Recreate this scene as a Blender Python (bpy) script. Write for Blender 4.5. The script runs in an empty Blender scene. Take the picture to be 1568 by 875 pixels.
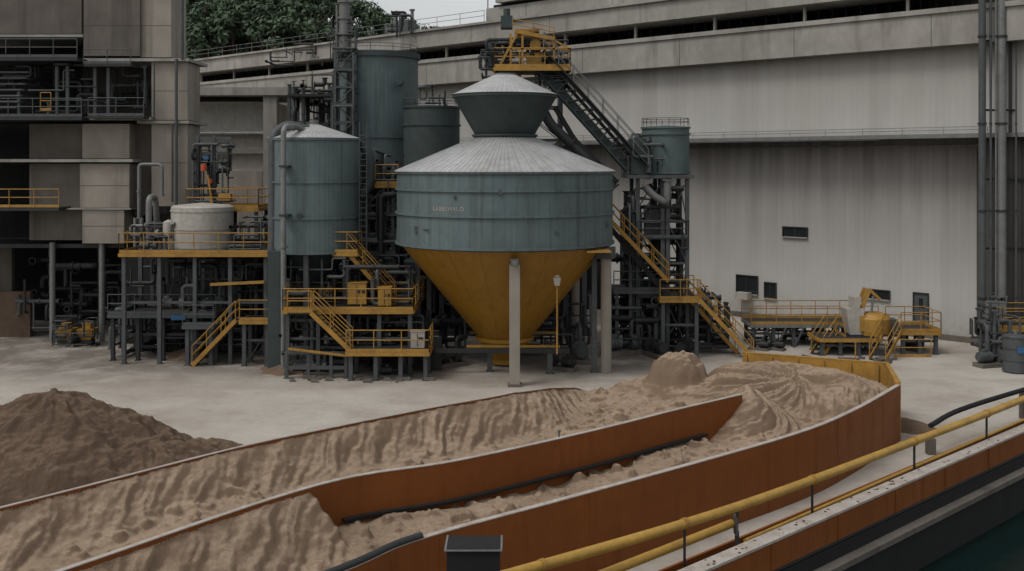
import bpy, math, random
import numpy as np
from mathutils import Vector, Matrix
random.seed(7); rng=np.random.default_rng(7)
scene=bpy.context.scene
F=1600.0; HC=11.0; HZ=250.0
def X(px,Y): return (px-784)/F*Y
def Z(py,Y): return HC-(py-HZ)/F*Y
def P(px,py,Y): return Vector((X(px,Y),Y,Z(py,Y)))

# ------------------------------------------------------------ materials
def nd(nt,t,**k):
    n=nt.nodes.new(t)
    for a,b in k.items(): setattr(n,a,b)
    return n
def math_(nt,op,a,b=None,clamp=False):
    n=nd(nt,'ShaderNodeMath',operation=op); n.use_clamp=clamp
    for i,v in enumerate((a,b)):
        if v is None: continue
        if isinstance(v,(int,float)): n.inputs[i].default_value=v
        else: nt.links.new(v,n.inputs[i])
    return n.outputs[0]
def noise(nt,vec,scale,detail=6,rough=.6,mscale=None):
    if mscale:
        m=nd(nt,'ShaderNodeMapping'); m.inputs['Scale'].default_value=mscale
        nt.links.new(vec,m.inputs['Vector']); vec=m.outputs[0]
    n=nd(nt,'ShaderNodeTexNoise'); n.inputs['Scale'].default_value=scale
    n.inputs['Detail'].default_value=detail; n.inputs['Roughness'].default_value=rough
    nt.links.new(vec,n.inputs['Vector']); return n.outputs['Fac']
def rng_(nt,v,a,b,c=0,d=1):
    n=nd(nt,'ShaderNodeMapRange'); n.inputs['From Min'].default_value=a; n.inputs['From Max'].default_value=b
    n.inputs['To Min'].default_value=c; n.inputs['To Max'].default_value=d
    nt.links.new(v,n.inputs['Value']); return n.outputs[0]
def mixc(nt,f,a,b):
    n=nd(nt,'ShaderNodeMix',data_type='RGBA')
    if isinstance(f,(int,float)): n.inputs[0].default_value=f
    else: nt.links.new(f,n.inputs[0])
    for i,v in ((6,a),(7,b)):
        if isinstance(v,tuple): n.inputs[i].default_value=(*v,1)
        else: nt.links.new(v,n.inputs[i])
    return n.outputs[2]
def scl(nt,col,k):
    m=nd(nt,'ShaderNodeVectorMath',operation='SCALE'); nt.links.new(col,m.inputs[0]); nt.links.new(k,m.inputs['Scale']); return m.outputs[0]
def wmat(name,c,dirt=(.05,.04,.035),rough=.6,metal=0,n=.5,amt=.5,streak=.4,sscale=(1.6,1.6,.09),bump=.15,bscale=12,ribs=None,var=.25,spec=.4,stain_shade=None):
    m=bpy.data.materials.new(name); m.use_nodes=True; nt=m.node_tree
    bs=nt.nodes['Principled BSDF']; bs.inputs['Metallic'].default_value=metal
    bs.inputs['Specular IOR Level'].default_value=spec
    tc=nd(nt,'ShaderNodeTexCoord'); v=tc.outputs['Object']
    a=rng_(nt,noise(nt,v,n,8,.65),.42,.72,0,amt)
    s=rng_(nt,noise(nt,v,1,6,.6,sscale),.45,.75,0,streak)
    f=math_(nt,'MAXIMUM',a,s)
    fine=rng_(nt,noise(nt,v,n*5,6,.7),.25,.75,1-var,1+var*.5)
    col=mixc(nt,f,tuple(c),tuple(dirt))
    sp=nd(nt,'ShaderNodeSeparateXYZ'); nt.links.new(v,sp.inputs[0])
    if stain_shade:   # soot and run-off staining plus painted shade below a ledge: (z top, z fade, strength, colour)
        zt,zf,st,gc=stain_shade
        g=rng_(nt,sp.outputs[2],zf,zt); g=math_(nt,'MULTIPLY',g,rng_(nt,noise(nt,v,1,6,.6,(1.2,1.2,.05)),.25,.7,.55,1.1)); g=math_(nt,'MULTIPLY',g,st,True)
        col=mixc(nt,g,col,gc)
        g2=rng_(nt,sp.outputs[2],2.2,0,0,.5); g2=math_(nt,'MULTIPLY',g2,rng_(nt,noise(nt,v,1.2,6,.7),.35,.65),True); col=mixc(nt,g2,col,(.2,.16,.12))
    col=scl(nt,col,fine)
    h=noise(nt,v,bscale,6,.65)
    h=math_(nt,'MULTIPLY',h,bump)
    if ribs:
        if ribs[0]=='ang':
            t=math_(nt,'ARCTAN2',sp.outputs[1],sp.outputs[0]); t=math_(nt,'MULTIPLY',t,float(ribs[1]))
        else:
            dx,dy=ribs[1]; t=math_(nt,'ADD',math_(nt,'MULTIPLY',sp.outputs[0],dx),math_(nt,'MULTIPLY',sp.outputs[1],dy))
            t=math_(nt,'MULTIPLY',t,2*math.pi/ribs[2])
        w=rng_(nt,math_(nt,'COSINE',t),.55,.95,0,1)
        fl=math_(nt,'FLOOR',math_(nt,'MULTIPLY',t,1/(2*math.pi)/3))
        wn=nd(nt,'ShaderNodeTexWhiteNoise',noise_dimensions='1D'); nt.links.new(fl,wn.inputs['W'])
        k=rng_(nt,wn.outputs[0],0,1,.955,1.03)
        k=math_(nt,'MULTIPLY',k,rng_(nt,w,0,1,1,ribs[4]))
        col=scl(nt,col,k)
        h=math_(nt,'ADD',h,math_(nt,'MULTIPLY',w,ribs[3]))
    nt.links.new(col,bs.inputs['Base Color'])
    nt.links.new(rng_(nt,f,0,1,rough,min(1,rough+.3)),bs.inputs['Roughness'])
    b=nd(nt,'ShaderNodeBump'); b.inputs['Distance'].default_value=.06; b.inputs['Strength'].default_value=.8
    nt.links.new(h,b.inputs['Height']); nt.links.new(b.outputs[0],bs.inputs['Normal'])
    return m
D=(-.729,.685)
M={}
M['teal']=wmat('tank_paint',(.110,.148,.152),(.055,.058,.050),.5,n=.28,amt=.5,streak=.7,sscale=(2.6,2.6,.16),bump=.05,ribs=('ang',64,0,.14,.93),var=.16,spec=.3)
M['teald']=wmat('dark_tank_paint',(.046,.064,.063),(.026,.026,.023),.5,n=.4,amt=.5,streak=.6,bump=.06,var=.18,spec=.3)
M['steel']=wmat('steel_paint',(.070,.080,.082),(.04,.032,.025),.55,n=1.5,amt=.6,streak=.4)
M['dsteel']=wmat('dark_steel',(.024,.027,.028),(.02,.014,.011),.55,n=1.5,amt=.6,streak=.4)
M['lsteel']=wmat('galvanised_steel',(.18,.185,.18),(.08,.068,.055),.45,metal=.2,n=1.2,amt=.5,streak=.5)
M['roof']=wmat('roof_sheet',(.43,.435,.435),(.20,.18,.155),.45,metal=.15,n=.4,amt=.55,streak=.3,ribs=('ang',66,0,.15,.82),bump=.06)
M['yellow']=wmat('yellow_paint',(.37,.20,.035),(.11,.058,.02),.5,n=1.2,amt=.6,streak=.5)
M['ycone']=wmat('ochre_cone_paint',(.30,.15,.016),(.16,.075,.014),.45,n=.3,amt=.4,streak=.6,sscale=(1.8,1.8,.14),bump=.03,var=.12)
M['ypipe']=wmat('yellow_pipe_paint',(.42,.245,.04),(.2,.11,.03),.38,n=1.2,amt=.5,streak=.2,bump=.03)
M['orange']=wmat('orange_steel',(.205,.066,.015),(.12,.038,.012),.5,n=.35,amt=.45,streak=.55,sscale=(3,3,.3),bump=.04,var=.14,spec=.2)
M['edge']=wmat('worn_edge',(.42,.38,.34),(.22,.17,.13),.6,n=2,amt=.7,streak=.2)
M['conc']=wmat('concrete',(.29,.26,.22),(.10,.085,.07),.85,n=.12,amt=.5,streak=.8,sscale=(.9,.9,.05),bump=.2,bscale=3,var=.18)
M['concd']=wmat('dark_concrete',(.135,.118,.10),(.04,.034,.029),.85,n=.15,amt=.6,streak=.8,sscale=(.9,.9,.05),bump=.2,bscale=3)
M['concb']=wmat('beam_concrete',(.32,.305,.275),(.115,.10,.085),.85,n=.18,amt=.55,streak=.75,sscale=(.8,.8,.12),bump=.15,bscale=3,var=.2)
M['wall']=wmat('corrugated_wall',(.41,.40,.38),(.27,.24,.20),.6,n=.05,amt=.35,streak=.35,sscale=(.5,.5,.02),bump=.02,ribs=('lin',D,.42,.06,.975),var=.06,stain_shade=(18.2,13.4,.6,(.17,.148,.12)))  # shade under the fascia painted into the colour, mixed with staining
M['wall2']=wmat('corrugated_wall_shade_stained',(.43,.422,.405),(.28,.25,.21),.6,n=.05,amt=.35,streak=.35,sscale=(.5,.5,.02),bump=.02,ribs=('lin',D,.42,.06,.975),var=.06,stain_shade=(12.8,3.0,1.0,(.105,.088,.074)))  # dark top carries the overhang's shade in its colour, besides real stains
M['dwall']=wmat('dark_cladding',(.075,.07,.064),(.03,.026,.022),.6,n=.1,amt=.4,streak=.5,ribs=('lin',(1,0),.5,.3,.75))
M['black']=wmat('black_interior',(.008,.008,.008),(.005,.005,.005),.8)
M['glass']=wmat('dark_glass',(.02,.023,.025),(.02,.02,.02),.12,amt=.1,streak=.1,bump=0,spec=.6)
M['white']=wmat('white_paint',(.40,.38,.34),(.2,.16,.12),.5,n=.8,amt=.5,streak=.6)
M['red']=wmat('red_orange_paint',(.5,.08,.03),(.2,.05,.02),.5)
M['blue']=wmat('blue_paint',(.03,.12,.26),(.03,.06,.1),.5)
M['brick']=wmat('brown_block',(.11,.072,.05),(.04,.03,.022),.9)
M['bark']=wmat('bark',(.07,.05,.035),(.03,.02,.015),.9)

def ground_mat():
    m=bpy.data.materials.new('yard_concrete'); m.use_nodes=True; nt=m.node_tree; bs=nt.nodes['Principled BSDF']
    tc=nd(nt,'ShaderNodeTexCoord'); v=tc.outputs['Object']
    a=rng_(nt,noise(nt,v,.09,7,.6,(1,.8,1)),.38,.64)
    b=rng_(nt,noise(nt,v,.3,8,.68,(.8,1,1)),.46,.68)
    c=rng_(nt,noise(nt,v,3,8,.75),.3,.7,.88,1.05)
    col=mixc(nt,a,(.45,.415,.37),(.33,.295,.25)); col=mixc(nt,math_(nt,'MULTIPLY',b,.6),col,(.23,.185,.14))
    d_=rng_(nt,noise(nt,v,1.1,8,.75),.60,.72); col=mixc(nt,math_(nt,'MULTIPLY',d_,.45),col,(.14,.115,.095))
    sp=nd(nt,'ShaderNodeSeparateXYZ'); nt.links.new(v,sp.inputs[0])
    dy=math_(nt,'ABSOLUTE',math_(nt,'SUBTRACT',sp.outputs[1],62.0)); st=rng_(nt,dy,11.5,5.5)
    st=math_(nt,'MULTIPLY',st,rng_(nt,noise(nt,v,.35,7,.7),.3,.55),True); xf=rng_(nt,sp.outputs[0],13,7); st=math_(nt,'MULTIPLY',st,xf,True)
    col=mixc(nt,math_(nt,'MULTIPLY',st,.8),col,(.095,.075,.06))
    col=scl(nt,col,c)
    nt.links.new(col,bs.inputs['Base Color']); nt.links.new(rng_(nt,a,0,1,.6,.9),bs.inputs['Roughness'])
    bp=nd(nt,'ShaderNodeBump'); bp.inputs['Strength'].default_value=.4; bp.inputs['Distance'].default_value=.02
    nt.links.new(noise(nt,v,8,6,.7),bp.inputs['Height']); nt.links.new(bp.outputs[0],bs.inputs['Normal']); return m
M['ground']=ground_mat()
def sand_mat(name,c1,c2,c3,cs,bs_=.08):
    m=bpy.data.materials.new(name); m.use_nodes=True; nt=m.node_tree; bs=nt.nodes['Principled BSDF']
    tc=nd(nt,'ShaderNodeTexCoord'); v=tc.outputs['Object']
    a=rng_(nt,noise(nt,v,.45,8,.65),.35,.68); b=rng_(nt,noise(nt,v,3.5,8,.7),.46,.72,0,.6)
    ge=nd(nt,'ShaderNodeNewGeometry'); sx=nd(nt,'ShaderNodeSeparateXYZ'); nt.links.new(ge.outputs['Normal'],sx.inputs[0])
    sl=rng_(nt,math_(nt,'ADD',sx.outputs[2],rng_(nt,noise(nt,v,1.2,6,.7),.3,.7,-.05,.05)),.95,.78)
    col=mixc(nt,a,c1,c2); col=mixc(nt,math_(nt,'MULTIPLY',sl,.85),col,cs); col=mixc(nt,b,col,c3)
    g=rng_(nt,noise(nt,v,30,4,.7),.25,.75,.78,1.12)
    nt.links.new(scl(nt,col,g),bs.inputs['Base Color']); bs.inputs['Roughness'].default_value=.95; bs.inputs['Specular IOR Level'].default_value=.15
    bp=nd(nt,'ShaderNodeBump'); bp.inputs['Strength'].default_value=.9; bp.inputs['Distance'].default_value=bs_
    h=math_(nt,'ADD',noise(nt,v,7,8,.75),math_(nt,'MULTIPLY',noise(nt,v,24,4,.7),.5))
    nt.links.new(h,bp.inputs['Height']); nt.links.new(bp.outputs[0],bs.inputs['Normal']); return m
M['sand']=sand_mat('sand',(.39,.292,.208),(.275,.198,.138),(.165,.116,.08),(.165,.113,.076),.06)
M['sandd']=sand_mat('damp_sand',(.225,.156,.108),(.165,.112,.077),(.095,.065,.046),(.125,.084,.058),.12)
def water_mat():
    m=bpy.data.materials.new('water'); m.use_nodes=True; nt=m.node_tree; bs=nt.nodes['Principled BSDF']
    bs.inputs['Base Color'].default_value=(.004,.013,.012,1); bs.inputs['Roughness'].default_value=.15; bs.inputs['Specular IOR Level'].default_value=.2
    tc=nd(nt,'ShaderNodeTexCoord'); bp=nd(nt,'ShaderNodeBump'); bp.inputs['Distance'].default_value=.05; bp.inputs['Strength'].default_value=.5
    nt.links.new(noise(nt,tc.outputs['Object'],1.5,4,.5),bp.inputs['Height']); nt.links.new(bp.outputs[0],bs.inputs['Normal']); return m
M['water']=water_mat()
def leaf_mat():
    m=bpy.data.materials.new('foliage'); m.use_nodes=True; nt=m.node_tree; bs=nt.nodes['Principled BSDF']
    tc=nd(nt,'ShaderNodeTexCoord'); v=tc.outputs['Object']
    a=rng_(nt,noise(nt,v,.3,5,.6),.35,.65); b=rng_(nt,noise(nt,v,2.5,3,.6),.3,.7,0,.5)
    col=mixc(nt,a,(.055,.085,.05),(.12,.165,.10)); col=mixc(nt,b,col,(.045,.07,.045))
    nt.links.new(col,bs.inputs['Base Color']); bs.inputs['Roughness'].default_value=.7; bs.inputs['Specular IOR Level'].default_value=.2; return m
M['leaf']=leaf_mat()

# ------------------------------------------------------------ builder
class Part:
    def __init__(s,mat): s.v=[]; s.f=[]; s.sm=[]; s.mat=mat
    def add(s,vs,fs,sm=False):
        o=len(s.v); s.v.extend([tuple(v) for v in vs]); s.f.extend([tuple(i+o for i in f) for f in fs])
        s.sm.extend([sm]*len(fs) if isinstance(sm,bool) else sm)
    def hexa(s,c):
        s.add(c,[(3,2,1,0),(4,5,6,7),(0,1,5,4),(1,2,6,5),(2,3,7,6),(3,0,4,7)])
    def box(s,x0,x1,y0,y1,z0,z1):
        s.hexa([(x0,y0,z0),(x1,y0,z0),(x1,y1,z0),(x0,y1,z0),(x0,y0,z1),(x1,y0,z1),(x1,y1,z1),(x0,y1,z1)])
    def rbox(s,c,sx,sy,sz,rz=0):
        co,si=math.cos(rz),math.sin(rz); r=[]
        for dz in (-sz/2,sz/2):
            for dx,dy in ((-sx/2,-sy/2),(sx/2,-sy/2),(sx/2,sy/2),(-sx/2,sy/2)):
                r.append((c[0]+dx*co-dy*si,c[1]+dx*si+dy*co,c[2]+dz))
        s.hexa(r)
    def beam(s,a,b,w=.15,h=None):
        a=Vector(a);b=Vector(b);h=h or w; d=(b-a)
        if d.length<1e-4: return
        d.normalize(); up=Vector((0,0,1)) if abs(d.z)<.95 else Vector((0,1,0))
        u=d.cross(up).normalized(); v=u.cross(d)
        c=[]
        for p in (a,b):
            for i,j in ((-1,-1),(1,-1),(1,1),(-1,1)): c.append(p+u*(i*w/2)+v*(j*h/2))
        s.hexa(c)
    def hcol(s,x,y,z0,z1,w=.3):
        t=w*.14; s.box(x-w/2,x+w/2,y-w/2,y-w/2+t,z0,z1); s.box(x-w/2,x+w/2,y+w/2-t,y+w/2,z0,z1); s.box(x-t/2,x+t/2,y-w/2+t,y+w/2-t,z0,z1)
        s.box(x-w*.8,x+w*.8,y-w*.8,y+w*.8,z0,z0+.04)
    def cyl(s,a,b,r,r2=None,n=12,caps=True):
        a=Vector(a);b=Vector(b); r2=r if r2 is None else r2; d=(b-a)
        if d.length<1e-4: return
        d.normalize(); up=Vector((0,0,1)) if abs(d.z)<.95 else Vector((1,0,0))
        u=d.cross(up).normalized(); v=d.cross(u)
        A=[];Bv=[]
        for i in range(n):
            t=2*math.pi*i/n; e=u*math.cos(t)+v*math.sin(t); A.append(a+e*r); Bv.append(b+e*r2)
        s.add(A+Bv,[(i,(i+1)%n,n+(i+1)%n,n+i) for i in range(n)],True)
        if caps:
            s.add(A,[tuple(range(n))[::-1]]); s.add(Bv,[tuple(range(n))])
    def lathe(s,c,prof,n=96):
        for (r0,z0),(r1,z1) in zip(prof[:-1],prof[1:]):
            vs=[]
            for r,z in ((r0,z0),(r1,z1)):
                for i in range(n):
                    t=2*math.pi*i/n; vs.append((c[0]+r*math.cos(t),c[1]+r*math.sin(t),z))
            s.add(vs,[(i,(i+1)%n,n+(i+1)%n,n+i) for i in range(n)],True)
    def tube(s,pts,r,n=10,bend=None,fl=False):
        pts=[Vector(p) for p in pts]; bend=bend or r*2.2; out=[pts[0]]
        for i in range(1,len(pts)-1):
            a,b,c=pts[i-1],pts[i],pts[i+1]; k=min(bend,(a-b).length*.45,(c-b).length*.45)
            p0=b+(a-b).normalized()*k; p1=b+(c-b).normalized()*k
            for t in np.linspace(0,1,5): out.append(p0*(1-t)**2+b*2*t*(1-t)+p1*t*t)
        out.append(pts[-1])
        d=(out[1]-out[0]).normalized(); up=Vector((0,0,1)) if abs(d.z)<.9 else Vector((1,0,0)); u=d.cross(up).normalized(); vs=[]
        for i,p in enumerate(out):
            d=(out[min(i+1,len(out)-1)]-out[max(i-1,0)]).normalized(); u=(u-d*u.dot(d)).normalized(); v=d.cross(u)
            for j in range(n):
                t=2*math.pi*j/n; vs.append(p+(u*math.cos(t)+v*math.sin(t))*r)
        m=len(out); s.add(vs,[(i*n+j,i*n+(j+1)%n,(i+1)*n+(j+1)%n,(i+1)*n+j) for i in range(m-1) for j in range(n)],True)
        s.add(vs[:n],[tuple(range(n))[::-1]]); s.add(vs[-n:],[tuple(range(n))])
        if fl:
            for q in (0,-1):
                dd=(out[1]-out[0]).normalized() if q==0 else (out[-2]-out[-1]).normalized()
                s.cyl(out[q],out[q]+dd*.07,r*1.45,n=n)
            for a,b in zip(pts[:-1],pts[1:]):
                if (b-a).length>2.5: mid=(a+b)/2; dd=(b-a).normalized(); s.cyl(mid-dd*.05,mid+dd*.05,r*1.4,n=n)
class Obj:
    def __init__(s,name,origin=(0,0,0)): s.name=name; s.o=Vector(origin); s.parts={}
    def p(s,pn,mat='steel'):
        if pn not in s.parts: s.parts[pn]=Part(M[mat])
        return s.parts[pn]
    def done(s):
        def mk(nm,pt,loc):
            me=bpy.data.meshes.new(nm); o=s.o
            me.from_pydata([(v[0]-o.x,v[1]-o.y,v[2]-o.z) for v in pt.v],[],pt.f)
            me.polygons.foreach_set('use_smooth',pt.sm); me.materials.append(pt.mat); me.update()
            ob=bpy.data.objects.new(nm,me); bpy.context.collection.objects.link(ob); ob.location=loc; return ob
        it=[(k,v) for k,v in s.parts.items() if v.v]
        if len(it)==1: return mk(s.name,it[0][1],s.o)
        e=bpy.data.objects.new(s.name,None); bpy.context.collection.objects.link(e); e.location=s.o; e.empty_display_size=.5
        for k,v in it: ob=mk(k,v,(0,0,0)); ob.parent=e
        return e
def rail(p,pts,h=1.1,sp=1.4,r=.03,toe=True):
    pts=[Vector(q) for q in pts]
    for a,b in zip(pts[:-1],pts[1:]):
        L=(b-a).length; k=max(1,round(L/sp))
        for i in range(k+1):
            q=a+(b-a)*i/k; p.cyl(q,q+Vector((0,0,h)),r,n=5,caps=False)
        for hh in (h,h*.55): p.cyl(a+Vector((0,0,hh)),b+Vector((0,0,hh)),r,n=5)
        if toe and abs((b-a).normalized().z)<.1: p.beam(a+Vector((0,0,.09)),b+Vector((0,0,.09)),.02,.16)
def stair(ob,a,b,w=.9,ymat='yellow',railm=True):
    a=Vector(a);b=Vector(b); d=b-a; hd=Vector((d.x,d.y,0)).normalized(); n=Vector((-hd.y,hd.x,0))*w/2
    sp=ob.p('stair_stringers',ymat); tp=ob.p('stair_treads','dsteel')
    for s_ in (-1,1):
        sp.beam(a+n*s_,b+n*s_,.06,.22)
        if railm: rail(ob.p('stair_handrail',ymat),[a+n*s_,b+n*s_],1.05,1.3,toe=False)
    k=max(2,int(abs(d.z)/.2))
    for i in range(k+1):
        q=a+d*i/k; tp.rbox(q,.28,w,.035,math.atan2(hd.y,hd.x))
def platform(ob,x0,x1,y0,y1,z,legs=True,sides='FLRB',rm='yellow',lm='steel',zb=0,fas='yellow',nx=3,brace=True):
    ob.p('deck_grating','dsteel').box(x0+.03,x1-.03,y0+.03,y1-.03,z-.06,z)
    e=ob.p('deck_edge_beams_'+fas,fas)
    for a,b in (((x0,y0),(x1,y0)),((x0,y1),(x1,y1)),((x0,y0),(x0,y1)),((x1,y0),(x1,y1))):
        e.beam((a[0],a[1],z-.1),(b[0],b[1],z-.1),.1,.2)
    j=ob.p('deck_joists','dsteel')
    k=max(2,int((x1-x0)/1.2))
    for i in range(1,k): x=x0+(x1-x0)*i/k; j.beam((x,y0+.06,z-.16),(x,y1-.06,z-.16),.08,.18)
    rp=ob.p('handrail_'+rm,rm)
    if 'F' in sides: rail(rp,[(x0,y0,z),(x1,y0,z)])
    if 'B' in sides: rail(rp,[(x0,y1,z),(x1,y1,z)])
    if 'L' in sides: rail(rp,[(x0,y0,z),(x0,y1,z)])
    if 'R' in sides: rail(rp,[(x1,y0,z),(x1,y1,z)])
    if legs:
        l=ob.p('support_columns_'+lm,lm)
        for i in range(nx):
            x=x0+.2+(x1-x0-.4)*i/(nx-1)
            for y in (y0+.25,y1-.25):
                l.hcol(x,y,zb,z-.24,.2)
            if i and brace:
                xp=x0+.2+(x1-x0-.4)*(i-1)/(nx-1)
                l.beam((xp,y0+.4,zb+(z-zb)*.55),(x,y0+.4,zb+(z-zb)*.55),.1,.13)
                l.beam((xp,y1-.4,zb+.2),(x,y1-.4,z-.3),.08)
def pump(ob,c,rz=0,s=1.0,m='steel',mm='teald'):
    c=Vector(c); d=Vector((math.cos(rz),math.sin(rz),0)); b=ob.p('machine_base','concd'); b.rbox(c+Vector((0,0,.1*s)),1.7*s,.7*s,.2*s,rz)
    q=ob.p('pump_and_motor_'+m,m); k=c+Vector((0,0,.5*s))
    q.cyl(k-d*.75*s,k-d*.1*s,.26*s,n=12); q.cyl(k-d*.82*s,k-d*.75*s,.2*s,n=12); q.cyl(k-d*.1*s,k+d*.3*s,.08*s,n=8)
    q.cyl(k+d*.3*s,k+d*.55*s,.34*s,n=14); q.tube([k+d*.42*s,k+d*.42*s+Vector((0,0,.9*s)),k+d*1.0*s+Vector((0,0,.9*s))],.1*s,fl=True)
    for t in (-.6,-.45,-.3): q.cyl(k+d*(t-.012)*s,k+d*(t+.012)*s,.29*s,n=12)
    q.rbox(k-d*.4*s+Vector((0,0,.3*s)),.25*s,.2*s,.14*s,rz)
def valve(p,c,s=.25):
    c=Vector(c); p.cyl(c-Vector((s,0,0)),c+Vector((s,0,0)),s*.55,n=8); p.cyl(c,c+Vector((0,0,s*1.6)),s*.2,n=6); p.cyl(c+Vector((0,0,s*1.6)),c+Vector((0,0,s*1.7)),s*.7,n=10)
def pipes(ob,x0,x1,y0,y1,z0,z1,n,seed,mats=('steel','dsteel','lsteel'),rr=(.05,.16)):
    R=random.Random(seed)
    for i in range(n):
        m=R.choice(mats); q=ob.p('pipework_'+m,m); r=R.uniform(*rr)*R.choice((.5,.7,1,1))
        p=[R.uniform(x0,x1),R.uniform(y0,y1),R.uniform(z0,z1)]; pts=[tuple(p)]; last=-1
        for k in range(R.choice((2,3,4))):
            ax=R.choice([a for a in (0,1,2,2,0) if a!=last]); last=ax
            lo,hi=((x0,x1),(y0,y1),(z0,z1))[ax]; nv=R.uniform(lo,hi)
            if ax==0: nv=max(lo,min(hi,p[0]+R.uniform(-3,3)))
            if abs(nv-p[ax])<.5: nv=min(hi,max(lo,p[ax]+R.choice((-1,1))*.9))
            p[ax]=nv; pts.append(tuple(p))
        q.tube(pts,r,n=8,fl=r>.07)
        if R.random()<.35: valve(q,pts[1],r*1.8)
def cabinet(ob,x,y,z,w=.8,d=.5,h=1.6,m='lsteel'):
    q=ob.p('cabinets_'+m,m); q.box(x-w/2,x+w/2,y-d/2,y+d/2,z+.08,z+h); q.box(x-w/2-.03,x+w/2+.03,y-d/2-.03,y+d/2+.03,z+h,z+h+.04)
    k=ob.p('cabinet_door_trim','dsteel'); k.box(x-.02,x+.01,y-d/2-.012,y-d/2-.002,z+.15,z+h-.08); k.box(x+.05,x+w/2-.06,y-d/2-.015,y-d/2-.004,z+h*.55,z+h*.7)
def lattice(p,x0,x1,y0,y1,z0,z1,step=2.0,w=.18):
    for x in (x0,x1):
        for y in (y0,y1): p.hcol(x,y,z0,z1,w)
    z=z0+.4; k=0
    while z+step<=z1+.01:
        for y in (y0,y1):
            p.beam((x0,y,z),(x1,y,z),.1,.12); p.beam((x0 if k%2 else x1,y,z),(x1 if k%2 else x0,y,z+step),.06)
        for x in (x0,x1): p.beam((x,y0,z),(x,y1,z),.1,.12); p.beam((x,y0,z),(x,y1,z+step),.06)
        z+=step; k+=1

# ------------------------------------------------------------ noise (numpy)
_tab=rng.random((256,256))
def vn(x,y):
    xi=np.floor(x).astype(int); yi=np.floor(y).astype(int); xf=x-xi; yf=y-yi
    u=xf*xf*(3-2*xf); v=yf*yf*(3-2*yf); g=lambda a,b:_tab[a%256,b%256]
    return (g(xi,yi)*(1-u)+g(xi+1,yi)*u)*(1-v)+(g(xi,yi+1)*(1-u)+g(xi+1,yi+1)*u)*v
def fbm(x,y,o=5,k=.5):
    s=0;a=1;t=0
    for i in range(o): s=s+a*vn(x*2**i+17.3*i,y*2**i+9.1*i); t+=a; a*=k
    return s/t-.5
def smooth(pts,n=12):
    P_=[np.array(p,float) for p in pts]; P_=[2*P_[0]-P_[1]]+P_+[2*P_[-1]-P_[-2]]; out=[]
    for i in range(1,len(P_)-2):
        a,b,c,d=P_[i-1:i+3]
        for t in np.linspace(0,1,n,endpoint=False):
            out.append(.5*((2*b)+(c-a)*t+(2*a-5*b+4*c-d)*t*t+(3*b-a-3*c+d)*t**3))
    out.append(P_[-2]); return out
def pdist(x,y,pl):
    best=np.full(x.shape,1e9); s=np.zeros(x.shape); side=np.zeros(x.shape); acc=0
    for a,b in zip(pl[:-1],pl[1:]):
        dx,dy=b[0]-a[0],b[1]-a[1]; L2=dx*dx+dy*dy; L=L2**.5
        t=np.clip(((x-a[0])*dx+(y-a[1])*dy)/L2,0,1); d=np.hypot(x-a[0]-t*dx,y-a[1]-t*dy)
        m=d<best; best=np.where(m,d,best); s=np.where(m,acc+t*L,s); side=np.where(m,np.sign(dx*(y-a[1])-dy*(x-a[0])),side); acc+=L
    return best,s,side
def inpoly(x,y,pl):
    c=np.zeros(x.shape,bool); n=len(pl)
    for i in range(n):
        x0,y0=pl[i][:2]; x1,y1=pl[(i+1)%n][:2]
        if y0==y1: continue
        m=((y0>y)!=(y1>y))&(x<(x1-x0)*(y-y0)/(y1-y0)+x0); c^=m
    return c
def gridmesh(name,xs,ys,Hh,mask,mat,base=None):
    ny,nx=Hh.shape; XX,YY=np.meshgrid(xs,ys); idx=np.arange(nx*ny).reshape(ny,nx)
    q=np.stack([idx[:-1,:-1],idx[:-1,1:],idx[1:,1:],idx[1:,:-1]],-1).reshape(-1,4); mk=mask.reshape(-1); q=q[mk[q].all(1)]
    used=np.unique(q); re=np.full(nx*ny,-1); re[used]=np.arange(len(used)); v=np.stack([XX.ravel(),YY.ravel(),Hh.ravel()],-1)[used]
    me=bpy.data.meshes.new(name); me.from_pydata(v.tolist(),[],re[q].tolist()); me.polygons.foreach_set('use_smooth',[True]*len(me.polygons)); me.materials.append(mat); me.update()
    ob=bpy.data.objects.new(name,me); bpy.context.collection.objects.link(ob); return ob

# ------------------------------------------------------------ ground & water
qd=Vector((.733,.680)); qp=Vector((4.1,25.6)); qn=Vector((qd.y,-qd.x)) # toward water
def Q(t,o,z): v=qp+qd*t+qn*o; return Vector((v.x,v.y,z))
g=Obj('ground'); gp=g.p('sheet','ground')
a=Q(-120,0,0); b=Q(1100,0,0)
gp.add([a,b,(-900,1100,0),(-900,a.y,0)],[(0,1,2,3)]); g.done()
w=Obj('water'); w.p('surface','water').add([(-900,-400,-1.7),(1500,-400,-1.7),(1500,1400,-1.7),(-900,1400,-1.7)],[(0,1,2,3)]); w.done()
qu=Obj('quay_edge_wall')
def qbox(p,t0,t1,o0,o1,z0,z1):
    p.hexa([Q(t0,o0,z0),Q(t0,o1,z0),Q(t1,o1,z0),Q(t1,o0,z0),Q(t0,o0,z1),Q(t0,o1,z1),Q(t1,o1,z1),Q(t1,o0,z1)])
qbox(qu.p('concrete_wall','concd'),-60,140,.0,.34,-2.6,-.002)
qbox(qu.p('orange_girder','orange'),-60,140,.30,.38,.2,.93)
qbox(qu.p('inner_plate','orange'),-60,140,-.04,.04,.0,.93)
qbox(qu.p('capping_strip','edge'),-60,140,-.06,.40,.932,1.0)
qbox(qu.p('lower_flange','dsteel'),-60,140,.2,.42,.14,.198)
qbox(qu.p('fender_face','black'),-60,140,.35,.45,-2.6,.1)
qbox(qu.p('fender_step','concd'),-60,140,.452,.78,-.45,-.28)
qbox(qu.p('fender_timber','black'),-60,140,.46,.70,-2.6,-.46)
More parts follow.
